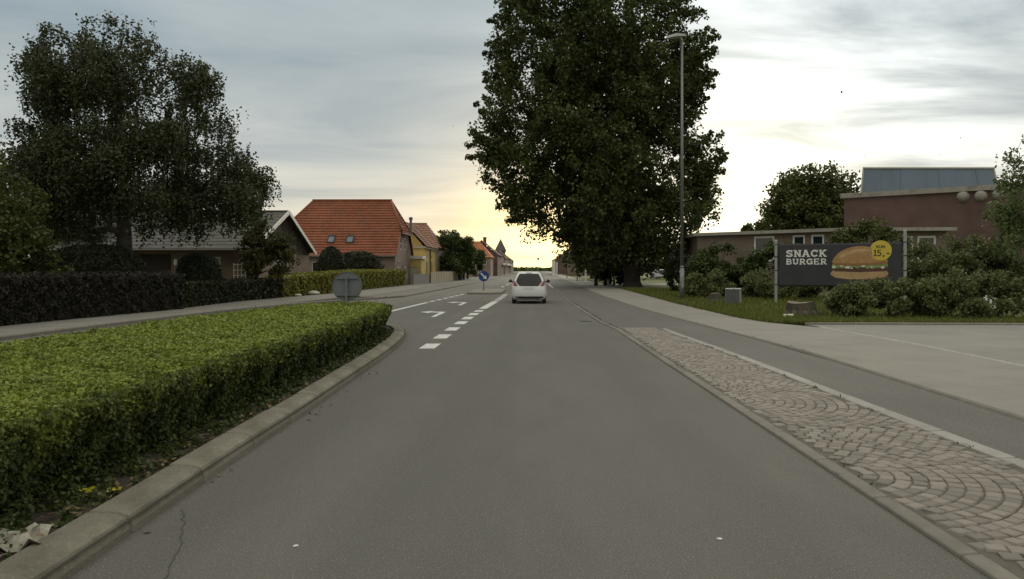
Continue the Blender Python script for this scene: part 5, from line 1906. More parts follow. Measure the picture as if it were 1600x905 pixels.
# tall street lamp on the right verge
lx, ly = 6.85, 34.6
org = (lx, ly, 0.06)
root = tag(empty('street_lamp', org), 'tall grey lamp post with flat head over the right verge', 'lamp post')
b = MB()
b.tube((lx, ly, 0.0), (lx, ly, 1.6), 0.105, 0.105, 14)
b.tube((lx, ly, 1.6), (lx, ly, 1.72), 0.105, 0.08, 14)
b.tube((lx, ly, 1.72), (lx, ly, 12.35), 0.08, 0.05, 14)
b.build('pole', M_steel, root, org, smooth=True)
b = MB()
b.box(lx - 0.05, lx + 0.05, ly - 0.112, ly - 0.098, 0.7, 1.2)
b.build('access_door', M_greywood, root, org)
b = MB()
b.tube((lx, ly, 12.33), (lx - 0.10, ly, 12.50), 0.05, 0.05, 10)
b.add([(lx + 0.14, ly - 0.10, 12.50), (lx + 0.14, ly + 0.10, 12.50), (lx - 0.35, ly + 0.17, 12.46), (lx - 0.80, ly + 0.10, 12.37), (lx - 0.80, ly - 0.10, 12.37), (lx - 0.35, ly - 0.17, 12.46),
       (lx + 0.14, ly - 0.08, 12.60), (lx + 0.14, ly + 0.08, 12.60), (lx - 0.30, ly + 0.13, 12.62), (lx - 0.72, ly + 0.07, 12.50), (lx - 0.72, ly - 0.07, 12.50), (lx - 0.30, ly - 0.13, 12.62)],
      [(0, 1, 2, 3, 4, 5), (11, 10, 9, 8, 7, 6), (0, 6, 7, 1), (1, 7, 8, 2), (2, 8, 9, 3), (3, 9, 10, 4), (4, 10, 11, 5), (5, 11, 6, 0)])
h_ = b.build('lamp_head', M_post, root, org)
b = MB()
b.add([(lx - 0.05, ly - 0.10, 12.474), (lx - 0.05, ly + 0.10, 12.474), (lx - 0.62, ly + 0.09, 12.395), (lx - 0.62, ly - 0.09, 12.395)], [(0, 1, 2, 3)])
b.build('lamp_glass', M_offwhite, h_, org)

# grey cable cabinet
cx, cy = 8.35, 31.2
org = (cx, cy, 0.06)
root = tag(empty('cable_cabinet', org, R(-24)), 'small grey metal cabinet on the grass beside the lamp post', 'cabinet')
M_cab = surf('cabinet_front', (0.105, 0.105, 0.10), (0.085, 0.085, 0.082), scale=3.0, rough=0.6, stretch=(8, 8, 1))
M_cabl = surf('cabinet_side', (0.36, 0.35, 0.32), (0.31, 0.30, 0.275), scale=3.0, rough=0.6)
b = MB()
b.box(-0.30, 0.30, -0.20, 0.20, -0.02, 0.64)
b.build('body', M_cabl, root)
for x0, x1 in ((-0.285, -0.004), (0.004, 0.285)):
    b = MB()
    b.box(x0, x1, -0.222, -0.203, 0.03, 0.62)
    d_ = b.build('door', M_cab, root)
b = MB()
b.box(-0.32, 0.32, -0.235, 0.22, 0.643, 0.685)
b.build('lid', M_post, root)


# tree stumps
def stump(label, x, y, w, h, seed, logs=False):
    rg = random.Random(seed)
    org = (x, y, 0.065)
    root = tag(empty('tree_stump', org), label, 'tree stump')
    M_st = MATS.get('stump_bark') or surf('stump_bark', (0.085, 0.068, 0.05), (0.038, 0.032, 0.025), scale=5.0, rough=0.95, bump=1.0, bscale=14, stretch=(1, 1, 0.2), dirt=(0.10, 0.11, 0.06), dirt_scale=2.0)
    M_cut = MATS.get('stump_cut') or surf('stump_cut', (0.20, 0.165, 0.12), (0.13, 0.105, 0.075), scale=9.0, rough=0.9)
    n = 26
    flare = [1 + 0.28 * max(0, math.sin(5 * 2 * math.pi * i / n + seed)) + rg.uniform(-0.05, 0.05) for i in range(n)]
    tz = [h * (0.93 + 0.06 * math.sin(2 * math.pi * i / n * 2 + seed) + rg.uniform(-0.03, 0.03)) for i in range(n)]
    b = MB()
    pts, fs_ = [], []
    rings = [(1.25, 0.0, 1.0), (1.05, 0.15, 0.8), (0.92, 0.45, 0.5), (0.86, 0.8, 0.35), (0.84, 1.0, 0.3)]
    for r_, f, k_ in rings:
        for i in range(n):
            a = 2 * math.pi * i / n
            q = w * r_ * (1 + (flare[i] - 1) * k_)
            pts.append((x + q * math.cos(a), y + q * 0.75 * math.sin(a), 0.03 + tz[i] * f))
    for k_ in range(len(rings) - 1):
        for i in range(n):
            fs_.append((k_ * n + i, k_ * n + (i + 1) % n, (k_ + 1) * n + (i + 1) % n, (k_ + 1) * n + i))
    b.add(pts, fs_)
    b.build('bark', M_st, root, org)
    b = MB()
    last = pts[-n:]
    cpt = (x, y, 0.03 + h * 0.92)
    b.add(last + [cpt], [(i, (i + 1) % n, n) for i in range(n)])
    b.build('cut_top', M_cut, root, org)
    for k_ in range(5):
        a = math.pi + (k_ + 0.3) * math.pi / 4.6
        r_ = MB()
        p0 = Vector((x + w * 0.85 * math.cos(a), y + w * 0.65 * math.sin(a), h * 0.35))
        p1 = Vector((x + w * 1.55 * math.cos(a), y + w * 1.2 * math.sin(a), 0.0))
        r_.tube(p0, p0.lerp(p1, 0.6) - Vector((0, 0, 0.03)), w * 0.24, w * 0.14, 8)
        r_.tube(p0.lerp(p1, 0.6) - Vector((0, 0, 0.03)), p1, w * 0.14, w * 0.05, 8)
        r_.build('root', M_st, root, org, smooth=True)


stump('broad weathered tree stump in front of the burger banner', 8.55, 23.8, 0.50, 0.50, 3)
stump('small tree stump behind the grey cabinet', 7.95, 32.6, 0.30, 0.48, 5)
b = MB()
for k_, (r_, f) in enumerate(((0.05, 0.0), (0.055, 0.35), (0.045, 0.6))):
    b.tube((7.72 + f * 0.1, 23.0 + f * 0.3, 0.10), (8.05 + f * 0.1, 23.06 + f * 0.3, 0.12), r_, r_ * 0.8, 7)
tag(b.build('wood_chunk', M_offwhite, None, (7.85, 23.1, 0.07)), 'pale broken wood chunks beside the broad stump', 'wood')

# ---- the banner
ang = math.atan2(-2.6, 4.38)
LB = math.hypot(2.6, 4.38)
root = tag(empty('banner', (10.55, 32.4, 0.06), ang), 'dark advertising banner with burger picture between two posts', 'banner')
M_ban = surf('banner_cloth', (0.046, 0.044, 0.046), (0.038, 0.037, 0.038), scale=2.0, rough=0.65)
for s, h_ in ((0, 2.74), (LB, 3.05)):
    b = MB()
    b.tube((s, 0, -0.06), (s, 0, h_), 0.062, 0.062, 12)
    b.lathe([(0.062, 0), (0.068, 0.01), (0.05, 0.04), (0, 0.05)], s, 0, h_, 12)
    p_ = b.build('post', M_post, root)
    for z in (0.82, 1.45, 2.05, 2.60):
        b = MB()
        b.lathe([(0.064, -0.02), (0.074, -0.02), (0.074, 0.02), (0.064, 0.02)], s, 0, z, 12)
        b.build('strap', M_dark, p_)


def bz(u_, z):
    """gentle billow of the cloth (local y, towards the road is negative)"""
    return -0.05 * math.sin(math.pi * u_ / LB) - 0.012 * math.sin(u_ * 5.1 + z * 1.3) * (1 + 0.8 * max(0, 1.6 - z))


u0, u1, zb0, zb1 = 0.10, LB - 0.10, 0.74, 2.62
b = MB()
nu, nzz = 60, 18
for i in range(nu + 1):
    for k_ in range(nzz + 1):
        uu = u0 + (u1 - u0) * i / nu
        z = zb0 + (zb1 - zb0) * k_ / nzz
        sag = 0.03 * math.sin(math.pi * (uu - u0) / (u1 - u0)) * (1 if k_ == nzz else (-1.2 if k_ == 0 else 0))
        b.v.append((uu, bz(uu, z), z - sag))
for i in range(nu):
    for k_ in range(nzz):
        a = i * (nzz + 1) + k_
        b.f.append((a, a + nzz + 1, a + nzz + 2, a + 1))
cloth = b.build('cloth', M_ban, root, smooth=True)
sm = cloth.modifiers.new('thick', 'SOLIDIFY')
sm.thickness = 0.004
sm.offset = 1


def print_poly(name, pts, mat, lift=0.008, cols=26):
    """flat print lying on the cloth, cut into upright strips that follow its billow"""
    xs = [p[0] for p in pts]
    x0, x1 = min(xs), max(xs)
    rows = []
    for i in range(cols + 1):
        x = x0 + (x1 - x0) * min(max(i / cols, 0.002), 0.998)
        zs = []
        for a, c in zip(pts, pts[1:] + pts[:1]):
            if (a[0] <= x) != (c[0] <= x):
                zs.append(a[1] + (c[1] - a[1]) * (x - a[0]) / (c[0] - a[0]))
        if len(zs) >= 2:
            rows.append((x, min(zs), max(zs)))
    b = MB()
    nz_ = 4
    for x, za, zb in rows:
        for k_ in range(nz_ + 1):
            z = za + (zb - za) * k_ / nz_
            b.v.append((x, bz(x, z) - lift, z))
    for i in range(len(rows) - 1):
        for k_ in range(nz_):
            q = i * (nz_ + 1) + k_
            b.f.append((q, q + nz_ + 1, q + nz_ + 2, q + 1))
    return b.build(name, mat, cloth)


M_ink = plain('print_white', (0.66, 0.64, 0.58), 0.6)
M_bun = surf('print_bun', (0.40, 0.235, 0.095), (0.32, 0.18, 0.07), scale=5.0, rough=0.6)
M_bun2 = surf('print_bun_light', (0.43, 0.29, 0.145), (0.36, 0.23, 0.11), scale=7.0, rough=0.6)
M_patty = plain('print_patty', (0.085, 0.035, 0.018), 0.6)
M_salad = surf('print_salad', (0.14, 0.20, 0.05), (0.24, 0.28, 0.12), scale=14.0, rough=0.6)
M_tag = plain('print_yellow', (0.55, 0.41, 0.05), 0.55)
M_sauce = plain('print_cream', (0.60, 0.55, 0.45), 0.6)
M_txt = plain('print_dark', (0.07, 0.05, 0.02), 0.6)


def stroke(b, pts, w, conv):
    """a ribbon of width w along 2D points"""
    P = [Vector(p) for p in pts]
    Lft, Rgt = [], []
    for i, p in enumerate(P):
        a = P[max(0, i - 1)]
        c = P[min(len(P) - 1, i + 1)]
        d = (c - a).normalized()
        n = Vector((-d.y, d.x)) * w / 2
        Lft.append(p + n)
        Rgt.append(p - n)
    for i in range(len(P) - 1):
        b.quad(conv(Rgt[i]), conv(Rgt[i + 1]), conv(Lft[i + 1]), conv(Lft[i]))


def arc(cx, cy, rx, ry, a0, a1, n=9):
    return [(cx + rx * math.cos(R(a0 + (a1 - a0) * i / n)), cy + ry * math.sin(R(a0 + (a1 - a0) * i / n))) for i in range(n + 1)]


# slab-serif capitals: strokes in a 1 x 1 box
SER = lambda x, y, w=0.42: [(x - w / 2, y), (x + w / 2, y)]
T_, S_ = 0.22, 0.14
GLY = {
    'S': [(T_, arc(0.5, 0.73, 0.34, 0.18, 20, 270)), (T_, arc(0.5, 0.29, 0.36, 0.19, 90, -160)), (S_, [(0.84, 0.66), (0.84, 0.98)]), (S_, [(0.13, 0.02), (0.13, 0.34)])],
    'N': [(T_, [(0.2, 0.0), (0.2, 1.0)]), (T_, [(0.82, 0.0), (0.82, 1.0)]), (T_, [(0.2, 0.97), (0.82, 0.03)]), (S_, SER(0.2, 0.07)), (S_, SER(0.82, 0.93)), (S_, SER(0.12, 0.93))],
    'A': [(T_, [(0.14, 0.0), (0.48, 1.0)]), (T_, [(0.86, 0.0), (0.52, 1.0)]), (S_, [(0.25, 0.34), (0.75, 0.34)]), (S_, SER(0.14, 0.07)), (S_, SER(0.86, 0.07)), (S_, SER(0.45, 0.93, 0.36))],
    'C': [(T_, arc(0.54, 0.5, 0.40, 0.40, 40, 325, 14)), (S_, [(0.87, 0.64), (0.87, 0.98)])],
    'K': [(T_, [(0.2, 0.0), (0.2, 1.0)]), (T_, [(0.28, 0.42), (0.80, 0.98)]), (T_, [(0.42, 0.55), (0.84, 0.02)]), (S_, SER(0.2, 0.07)), (S_, SER(0.2, 0.93)), (S_, SER(0.82, 0.93, 0.36)), (S_, SER(0.85, 0.07, 0.36))],
    'B': [(T_, [(0.22, 0.0), (0.22, 1.0)]), (T_ * 0.85, [(0.1, 0.91), (0.5, 0.91)] + arc(0.56, 0.72, 0.24, 0.19, 80, -90) + [(0.2, 0.53)]), (T_ * 0.85, [(0.3, 0.51)] + arc(0.58, 0.30, 0.30, 0.21, 90, -90) + [(0.08, 0.09)])],
    'U': [(T_, [(0.2, 1.0), (0.2, 0.38)] + arc(0.5, 0.38, 0.30, 0.28, 180, 360) + [(0.8, 1.0)]), (S_, SER(0.2, 0.93)), (S_, SER(0.8, 0.93))],
    'R': [(T_, [(0.22, 0.0), (0.22, 1.0)]), (T_ * 0.85, [(0.1, 0.91), (0.5, 0.91)] + arc(0.55, 0.69, 0.26, 0.22, 80, -90) + [(0.25, 0.46)]), (T_, [(0.52, 0.46), (0.84, 0.04)]), (S_, SER(0.22, 0.07)), (S_, SER(0.86, 0.07, 0.3))],
    'G': [(T_, arc(0.54, 0.5, 0.40, 0.40, 40, 340, 14)), (S_, [(0.87, 0.66), (0.87, 0.98)]), (T_, [(0.86, 0.05), (0.86, 0.46)]), (S_, [(0.56, 0.46), (0.98, 0.46)])],
    'E': [(T_, [(0.22, 0.0), (0.22, 1.0)]), (S_, [(0.08, 0.93), (0.86, 0.93)]), (S_, [(0.08, 0.07), (0.90, 0.07)]), (S_, [(0.2, 0.5), (0.66, 0.5)]), (S_, [(0.84, 0.72), (0.84, 0.98)]), (S_, [(0.87, 0.02), (0.87, 0.30)]), (S_, [(0.66, 0.36), (0.66, 0.64)])],
    '1': [(T_, [(0.5, 0.0), (0.5, 1.0)]), (S_, SER(0.5, 0.07, 0.7)), (S_, [(0.2, 0.82), (0.5, 0.93)])],
    '5': [(S_ * 1.2, [(0.22, 0.92), (0.86, 0.92)]), (T_, [(0.26, 0.95), (0.26, 0.55)]), (T_, [(0.2, 0.58)] + arc(0.5, 0.33, 0.34, 0.25, 90, -150))],
    ',': [(T_ * 1.2, [(0.3, 0.18), (0.3, 0.0), (0.2, -0.16)])],
    '-': [(T_, [(0.1, 0.42), (0.7, 0.42)])],
}


def word(text, x, z, w, h, gap, mat, lift, base_y=None):
    for ch in text:
        b = MB()
        for tw, pts in GLY[ch]:
            stroke(b, [(x + px * w, z + pz * h) for px, pz in pts], tw * (w + h) / 2, lambda p: (p.x, (bz(p.x, p.y) if base_y is None else base_y) - lift, p.y))
        b.build('letter', mat, cloth)
        x += w * (1.0 if ch not in ',1' else 0.72) + gap


word('SNACK', 0.42, 2.03, 0.31, 0.30, 0.035, M_ink, 0.010)
word('BURGER', 0.42, 1.70, 0.262, 0.255, 0.025, M_ink, 0.010)
# the printed burger
cxb = 3.40
print_poly('bottom_bun', [(2.30, 1.44), (2.26, 1.30), (2.40, 1.16), (2.9, 1.08), (3.9, 1.08), (4.35, 1.17), (4.5, 1.32), (4.46, 1.44)], M_bun2, 0.009)
print_poly('patty', [(2.36, 1.62), (2.30, 1.50), (2.44, 1.41), (3.4, 1.38), (4.4, 1.42), (4.5, 1.52), (4.42, 1.63)], M_patty, 0.012)
rg = random.Random(4)
sal_top = [(2.34 + 2.12 * i / 22, 1.72 + rg.uniform(-0.01, 0.05)) for i in range(23)]
sal_bot = [(2.32 + 2.16 * i / 22, 1.56 + rg.uniform(-0.07, 0.05)) for i in range(22, -1, -1)]
b = MB()
for i in range(22):
    p = [sal_top[i], sal_top[i + 1], sal_bot[21 - i], sal_bot[22 - i]]
    b.add([(x, bz(x, z) - 0.015, z) for x, z in p], [(0, 1, 2, 3)])
b.build('salad', M_salad, cloth)
for i, (x, z, s) in enumerate(((2.40, 1.60, 0.075), (2.95, 1.58, 0.08), (3.1, 1.54, 0.05), (3.55, 1.62, 0.06), (4.28, 1.58, 0.075), (2.7, 1.64, 0.05), (3.85, 1.60, 0.045))):
    print_poly('sauce', [(x + s * (1.5 if i % 2 else 1) * math.cos(a) * rg.uniform(0.7, 1.2), z + s * 0.75 * math.sin(a) * rg.uniform(0.7, 1.2)) for a in [k_ * math.pi / 5 for k_ in range(10)]], M_sauce, 0.018, 8)
bun = [(2.36, 1.70), (2.33, 1.82), (2.42, 2.00), (2.60, 2.20), (2.85, 2.35), (3.15, 2.44), (3.5, 2.47), (3.9, 2.40), (4.2, 2.24), (4.4, 2.02), (4.48, 1.84), (4.44, 1.72), (3.9, 1.68), (3.2, 1.65), (2.7, 1.66)]
print_poly('top_bun', bun, M_bun, 0.021)
print_poly('bun_sheen', [(2.62, 2.05), (2.85, 2.22), (3.2, 2.33), (3.6, 2.34), (3.85, 2.27), (3.6, 2.25), (3.2, 2.20), (2.9, 2.08), (2.7, 1.96)], surf('print_bun_sheen', (0.50, 0.34, 0.17), (0.40, 0.25, 0.11), scale=6.0, rough=0.6), 0.0225)
print_poly('bun_shade', [(2.36, 1.70), (2.35, 1.78), (2.6, 1.76), (3.2, 1.74), (3.9, 1.77), (4.42, 1.84), (4.44, 1.72), (3.9, 1.68), (3.2, 1.65), (2.7, 1.66)], surf('print_bun_brown', (0.24, 0.115, 0.04), (0.30, 0.15, 0.055), scale=8.0, rough=0.6), 0.0225)
for i in range(16):
    x, z = 2.75 + rg.random() * 1.3, 2.05 + rg.random() * 0.3
    if z > 2.42 - abs(x - 3.45) * 0.22:
        continue
    print_poly('seed', [(x + 0.022 * math.cos(a), z + 0.012 * math.sin(a)) for a in [k_ * math.pi / 3 for k_ in range(6)]], M_sauce, 0.024, 3)
yc_, zc_ = bz(4.2, 2.28), 2.27
b = MB()
b.lathe([(0, -0.030), (0.415, -0.030), (0.415, -0.024), (0, -0.024)], 4.2, yc_, zc_, 40, 'y')
b.build('price_disc', M_tag, cloth)
word('15,-', 3.90, 2.04, 0.19, 0.26, 0.012, M_txt, 0.034, yc_)
tc_ = bpy.data.curves.new('price_word', 'FONT')
tc_.body = 'KUN'
tc_.size = 0.16
tc_.align_x = 'CENTER'
tc_.offset = 0.006
to_ = bpy.data.objects.new('price_word', tc_)
col.objects.link(to_)
bpy.context.view_layer.update()
me_t = bpy.data.meshes.new_from_object(to_.evaluated_get(bpy.context.evaluated_depsgraph_get()))
bpy.data.objects.remove(to_)
me_t.materials.clear()
me_t.materials.append(M_txt)
to_ = bpy.data.objects.new('price_word', me_t)
col.objects.link(to_)
to_.location = (4.2, yc_ - 0.034, 2.37)
to_.rotation_euler = (R(90), 0, 0)
to_.parent = cloth

# low white slatted fence by the yard at the far right
root = tag(empty('picket_fence', (16.6, 27.2, 0.05)), 'low white slatted fence beside the yard at far right', 'fence')
for i in range(22):
    b = MB()
    b.box(i * 0.16, i * 0.16 + 0.075, 0, 0.02, 0.02, 0.55)
    b.build('slat', M_white, root)
for z in (0.15, 0.42):
    b = MB()
    b.box(-0.05, 3.5, 0.023, 0.05, z, z + 0.06)
    b.build('rail', M_white, root)

# posts along the right footway
def post(name, label, x, y, r, h, mat, cap=True):
    b = MB()
    b.lathe([(r * 1.15, 0), (r * 1.15, h * 0.06), (r, h * 0.08), (r, h * 0.93), (r * 1.12, h * 0.94), (r * 1.12, h * 0.98), (r * 0.4, h), (0, h)], x, y, 0.07, 12)
    return tag(b.build(name, mat, None, (x, y, 0.07)), label, 'post')


post('bollard', 'short pale post on the footway below the dark shrub', 6.0, 61.5, 0.09, 0.62, M_greywood)
post('wooden_post', 'dark upright post at the left of the dark shrub', 5.35, 66.0, 0.16, 2.6, M_darkwood)
post('marker_post', 'slim white post beyond the side entrance', 5.9, 88.0, 0.09, 1.75, M_white)
post('white_pillar', 'stout white pillar far down the street on the right', 3.9, 165.0, 0.38, 3.3, M_white)
post('white_pillar', 'thinner white pillar behind the stout one', 4.9, 176.0, 0.2, 3.0, M_white)

# lamp hung on a wire across the far street
org = (0.3, 120, 0)
root = tag(empty('hanging_lamp', org), 'street lamp hanging from a wire across the far road', 'lamp')
b = MB()
prev = None
for i in range(13):
    t = i / 12
    p = Vector((-10.6 + t * 19.2, 120, 3.6 + 0.9 * (2 * t - 1) ** 2 * 0.6 - 0.0))
    if prev is not None:
        b.tube(prev, p, 0.012, 0.012, 5, False)
    prev = p
b.build('wire', M_dark, root, org)
b = MB()
b.lathe([(0.02, 0.5), (0.03, 0.3), (0.16, 0.22), (0.20, 0.0), (0.12, -0.08), (0, -0.1)], 0.3, 120, 3.1, 12)
b.build('lamp_shade', M_dark, root, org)

# ------------------------------------------------------------------ vehicles
M_carwhite = plain('car_paint_white', (0.60, 0.585, 0.54), 0.35, 0.0, 0.5, 0.6)
M_carglass = plain('car_glass', (0.010, 0.011, 0.012), 0.08, 0.0, 0.3)
M_tyre = plain('tyre', (0.018, 0.018, 0.018), 0.85)
M_rim = plain('rim', (0.35, 0.35, 0.35), 0.35, 0.8)
M_red = plain('tail_lamp_red', (0.20, 0.012, 0.012), 0.2, 0.0, 0.6)
M_plastic = plain('car_plastic', (0.022, 0.022, 0.023), 0.6)
M_plate = plain('number_plate', (0.50, 0.49, 0.45), 0.5)

LV = [  # z, half width, rear y, front y
    (0.19, 0.745, 0.10, 3.26), (0.25, 0.80, 0.03, 3.38), (0.42, 0.81, 0.0, 3.42), (0.60, 0.815, 0.0, 3.42), (0.76, 0.805, 0.03, 3.38), (0.86, 0.79, 0.07, 3.28), (0.93, 0.765, 0.10, 3.0), (0.97, 0.745, 0.12, 2.72),
    (1.10, 0.685, 0.17, 2.42), (1.25, 0.605, 0.25, 2.12), (1.37, 0.535, 0.33, 1.92), (1.43, 0.47, 0.42, 1.76), (1.452, 0.34, 0.58, 1.55)]


def lv(z):
    zs = [r_[0] for r_ in LV]
    return [float(np.interp(z, zs, [r_[k_] for r_ in LV])) for k_ in (1, 2, 3)]


def car(name, label, loc, rz, group=None, paint=None):
    root = tag(empty(name, loc, rz), label, 'car', group)
    EXP = 6.5
    b = MB()
    n = 56
    for z, a, y0, y1 in LV:
        yc__, hb = (y0 + y1) / 2, (y1 - y0) / 2
        for i in range(n):
            t = 2 * math.pi * i / n
            ct, st = math.cos(t), math.sin(t)
            b.v.append((a * math.copysign(abs(ct) ** (2 / EXP), ct), yc__ + hb * math.copysign(abs(st) ** (2 / EXP), st), z))
    for k_ in range(len(LV) - 1):
        for i in range(n):
            b.f.append((k_ * n + i, k_ * n + (i + 1) % n, (k_ + 1) * n + (i + 1) % n, (k_ + 1) * n + i))
    b.f.append(tuple(range((len(LV) - 1) * n, len(LV) * n)))
    b.f.append(tuple(range(n - 1, -1, -1)))
    body = b.build('body', paint or M_carwhite, root, smooth=True)

    def rear_y(x, z, lift):
        a, y0, y1 = lv(z)
        hb = (y1 - y0) / 2
        return (y0 + y1) / 2 - hb * max(0.0, 1 - min(1, abs(x) / a) ** EXP) ** (1 / EXP) - lift

    def patch(nm, outline, mat, lift, parent=None, nx=14):
        """outline: list of (z, x_min, x_max) rows on the rear surface"""
        m_ = MB()
        for z, x0, x1 in outline:
            for i in range(nx + 1):
                x = x0 + (x1 - x0) * i / nx
                m_.v.append((x, rear_y(x, z, lift), z))
        w_ = nx + 1
        for r_ in range(len(outline) - 1):
            for i in range(nx):
                m_.f.append((r_ * w_ + i, r_ * w_ + i + 1, (r_ + 1) * w_ + i + 1, (r_ + 1) * w_ + i))
        return m_.build(nm, mat, parent or root, smooth=True)
    hatch = patch('rear_window', [(0.80, -0.40, 0.40), (0.82, -0.44, 0.44), (0.90, -0.51, 0.51), (0.97, -0.57, 0.57), (1.02, -0.575, 0.575), (1.12, -0.545, 0.545), (1.24, -0.49, 0.49), (1.33, -0.44, 0.44), (1.355, -0.41, 0.41)], M_carglass, 0.010)
    patch('wiper', [(0.845, -0.03, 0.03), (0.865, -0.03, 0.03), (0.93, 0.03, 0.09), (1.0, 0.2, 0.24), (1.01, 0.2, 0.24)], M_plastic, 0.022, hatch, 2)
    for s in (-1, 1):
        rows = [(0.80, 0.50, 0.64), (0.83, 0.51, 0.74), (0.88, 0.545, 0.765), (0.94, 0.585, 0.75), (0.99, 0.615, 0.725), (1.03, 0.64, 0.69)]
        patch('tail_lamp', [(z, s * a, s * c_) for z, a, c_ in rows], M_red, 0.014, nx=5)
    patch('brake_lamp', [(1.375, -0.14, 0.14), (1.40, -0.14, 0.14)], M_plastic, 0.012, nx=4)
    patch('number_plate', [(0.66, -0.24, 0.24), (0.76, -0.24, 0.24)], M_plate, 0.012, nx=4)
    patch('bumper_insert', [(0.235, -0.70, 0.70), (0.30, -0.66, 0.66), (0.335, -0.60, 0.60)], M_plastic, 0.012)
    # side windows, windscreen
    for s in (-1, 1):
        m_ = MB()
        zs_ = [0.985, 1.1, 1.22, 1.33]
        for z in zs_:
            a, y0, y1 = lv(z)
            for i in range(9):
                y = y0 + 0.35 + (y1 - 0.30 - y0 - 0.35) * i / 8
                hb = (y1 - y0) / 2
                x = a * max(0, 1 - abs((y - (y0 + y1) / 2) / hb) ** EXP) ** (1 / EXP) + 0.008
                m_.v.append((s * x, y, z))
        for r_ in range(3):
            for i in range(8):
                m_.f.append((r_ * 9 + i, r_ * 9 + i + 1, (r_ + 1) * 9 + i + 1, (r_ + 1) * 9 + i))
        m_.build('side_window', M_carglass, root, smooth=True)
        m_ = MB()
        m_.lathe([(0.0, -0.06), (0.06, -0.055), (0.085, -0.02), (0.08, 0.03), (0.03, 0.07), (0, 0.075)], s * 0.90, 2.25, 0.99, 14, 'y')
        m_.beam((s * 0.72, 2.27, 0.95), (s * 0.88, 2.27, 0.97), 0.05, 0.04)
        m_.build('mirror', M_plastic, root, smooth=True)
        m_ = MB()
        m_.lathe([(0, 0.03), (0.05, 0.03), (0.10, 0.0), (0.085, -0.05), (0, -0.05)], s * 0.62, 3.33, 0.72, 12, 'y')
        m_.build('headlight', M_plate, root, smooth=True)
    m_ = MB()
    for z in (0.99, 1.1, 1.22, 1.33):
        a, y0, y1 = lv(z)
        hb = (y1 - y0) / 2
        for i in range(9):
            x = -a * 0.86 + 2 * a * 0.86 * i / 8
            m_.v.append((x, (y0 + y1) / 2 + hb * max(0, 1 - (abs(x) / a) ** EXP) ** (1 / EXP) + 0.008, z))
    for r_ in range(3):
        for i in range(8):
            m_.f.append((r_ * 9 + i, r_ * 9 + i + 1, (r_ + 1) * 9 + i + 1, (r_ + 1) * 9 + i))
    m_.build('windscreen', M_carglass, root, smooth=True)
    for s in (-1, 1):
        for y in (0.52, 2.86):
            m_ = MB()
            m_.lathe([(0.17, -0.075), (0.25, -0.08), (0.275, -0.06), (0.28, 0.0), (0.275, 0.06), (0.25, 0.08), (0.17, 0.075)], s * 0.69, y, 0.28, 22, 'x')
            w_ = m_.build('wheel', M_tyre, root, smooth=True)
            m_ = MB()
            m_.lathe([(0, -0.04), (0.05, -0.05), (0.17, -0.03), (0.17, 0.03), (0.05, 0.05), (0, 0.04)], s * 0.715, y, 0.28, 16, 'x')
            m_.build('rim', M_rim, w_, smooth=True)
    m_ = MB()
    m_.box(-0.62, 0.62, 0.2, 3.2, 0.17, 0.26)
    m_.tube((0.38, 0.02, 0.22), (0.38, 0.4, 0.22), 0.025, 0.025, 8)
    m_.build('underbody', M_plastic, root)
    return root


car('white_hatchback', 'small white hatchback driving ahead in our lane', (-0.33, 33.0, 0.0), 0.0)
car('parked_car', 'white car parked beyond the lawn behind the poplar', (19.1, 112.0, 0.02), R(12), paint=plain('car_paint_silver', (0.50, 0.50, 0.48), 0.35, 0.0, 0.5, 0.5))

# ------------------------------------------------------------------ birds, litter
M_bird = plain('bird_dark', (0.03, 0.03, 0.03), 0.8)


def bird(label, px, py, Y, span, flap):
    x, z = X_at(px, Y), Z_at(py, Y)
    b = MB()
    L_ = span * 0.42
    b.lathe([(0, -L_ * 0.5), (L_ * 0.11, -L_ * 0.3), (L_ * 0.16, 0.0), (L_ * 0.10, L_ * 0.3), (0.0, L_ * 0.5)], x, Y, z, 8, 'x')
    b.add([(x - L_ * 0.4, Y, z), (x - L_ * 0.85, Y - L_ * 0.16, z), (x - L_ * 0.85, Y + L_ * 0.16, z)], [(0, 1, 2)])
    for s in (-1, 1):
        t = Vector((x - L_ * 0.15, Y + s * span * 0.28, z + flap * span * 0.5))
        m_ = Vector((x + L_ * 0.12, Y + s * span * 0.16, z + flap * span * 0.34))
        b.solid([(x + L_ * 0.22, Y, z + 0.01), m_, t, (x - L_ * 0.12, Y + s * span * 0.12, z + flap * span * 0.2), (x - L_ * 0.2, Y, z + 0.01)], (0.1, 0, 1), 0.012)
    tag(b.build('bird', M_bird, None, (x, Y, z)), label, 'bird', 'birds in the sky')


for i, (px, py, Y, sp, fl, lab) in enumerate(((1315, 145, 40, 0.42, 0.7, 'largest dark bird flapping in the bright sky'), (1286, 158, 60, 0.25, -0.3, 'small bird just below left of the largest bird'),
                                             (1501, 216, 60, 0.3, 0.5, 'bird above the roof monitor towards the right'), (1533, 202, 70, 0.24, 0.4, 'topmost bird near the right edge'),
                                             (1468, 242, 70, 0.24, 0.4, 'bird low above the middle of the roof monitor'), (1351, 245, 70, 0.24, 0.4, 'bird low above the left end of the roof monitor'),
                                             (1228, 234, 80, 0.26, 0.4, 'bird left of the park tree in the bright cloud'), (1256, 274, 80, 0.24, 0.4, 'lowest bird beside the park tree crown'),
                                             (708, 198, 60, 0.22, 0.5, 'lone bird left of the poplar crown'))):
    bird(lab, px, py, Y, sp, fl)


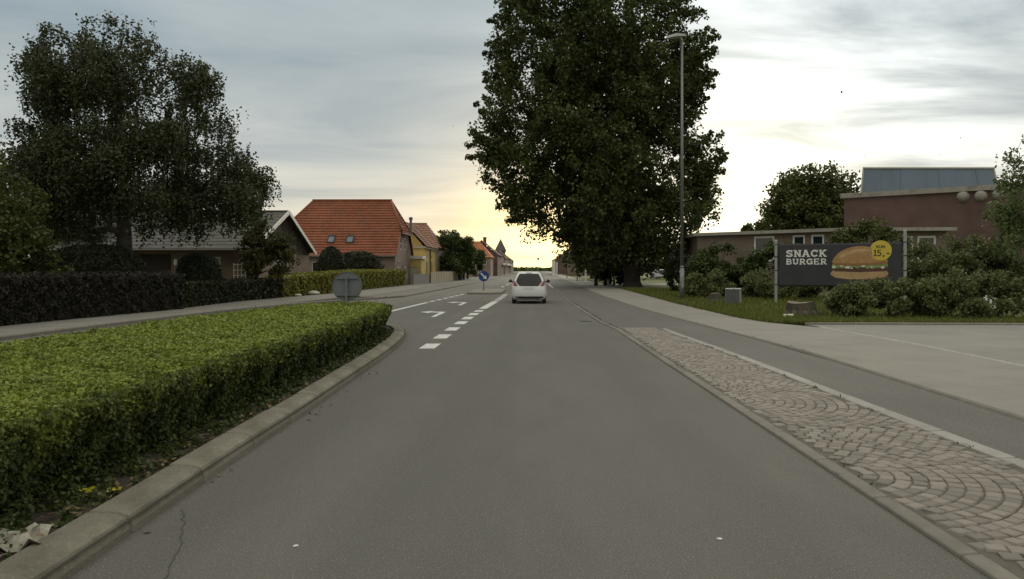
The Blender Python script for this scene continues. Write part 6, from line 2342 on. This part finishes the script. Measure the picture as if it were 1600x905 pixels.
def crumple(name, label, pts, cx, cy, z0, seed, mat, cat, amp=0.025, n=7, lift=0.05):
    """a creased sheet spread over a quadrilateral, standing up along its creases"""
    rg = random.Random(seed)
    a, b_, c, d = (Vector((p[0], p[1], 0)) for p in pts)
    b = MB()
    for i in range(n + 1):
        for k_ in range(n + 1):
            p = a.lerp(b_, i / n).lerp(d.lerp(c, i / n), k_ / n)
            z = z0 + lift * (0.5 + 0.5 * math.sin(i * 1.9 + seed) * math.cos(k_ * 1.3)) + rg.uniform(-amp, amp)
            b.v.append((p.x + rg.uniform(-0.006, 0.006), p.y + rg.uniform(-0.006, 0.006), max(z, z0)))
    for i in range(n):
        for k_ in range(n):
            q = i * (n + 1) + k_
            b.f.append((q, q + n + 1, q + n + 2, q + 1))
    o_ = b.build(name, mat, None, (cx, cy, z0))
    sm_ = o_.modifiers.new('thick', 'SOLIDIFY')
    sm_.thickness = 0.004
    return tag(o_, label, cat)


M_card = surf('litter_card', (0.40, 0.37, 0.29), (0.30, 0.275, 0.21), scale=14.0, rough=0.8, dirt=(0.14, 0.125, 0.09), dirt_scale=7.0)
crumple('crushed_carton', 'crushed dirty white carton lying on the soil beside the kerb', [(-2.92, 3.72), (-2.60, 3.86), (-2.72, 4.16), (-3.03, 4.04)], -2.8, 3.9, 0.10, 2, M_card, 'litter', 0.015, 7, 0.07)
crumple('torn_paper', 'torn grey paper scrap in front of the crushed carton', [(-2.90, 3.46), (-2.66, 3.50), (-2.68, 3.72), (-2.92, 3.70)], -2.8, 3.6, 0.10, 9, surf('litter_paper', (0.22, 0.205, 0.165), (0.15, 0.14, 0.115), scale=16.0, rough=0.85), 'litter', 0.02, 6, 0.06)
M_yl = surf('yellow_leaf', (0.42, 0.38, 0.025), (0.33, 0.28, 0.02), scale=20.0, rough=0.6)
for i, (x, y, s, lab) in enumerate(((-2.78, 4.86, 0.055, 'bright yellow fallen leaf on the soil near the kerb'), (-2.96, 4.84, 0.045, 'paler yellow fallen leaf left of the bright one'))):
    b = MB()
    rg = random.Random(i)
    ring = [(x + s * (1.25 if k_ % 2 else 0.85) * math.cos(k_ * math.pi / 5), y + s * (1.2 if k_ % 2 else 0.8) * math.sin(k_ * math.pi / 5), 0.125 + rg.uniform(-0.01, 0.02)) for k_ in range(10)]
    b.add(ring + [(x, y, 0.118)], [(k_, (k_ + 1) % 10, 10) for k_ in range(10)])
    tag(b.build('fallen_leaf', M_yl, None, (x, y, 0.12)), lab, 'leaf')
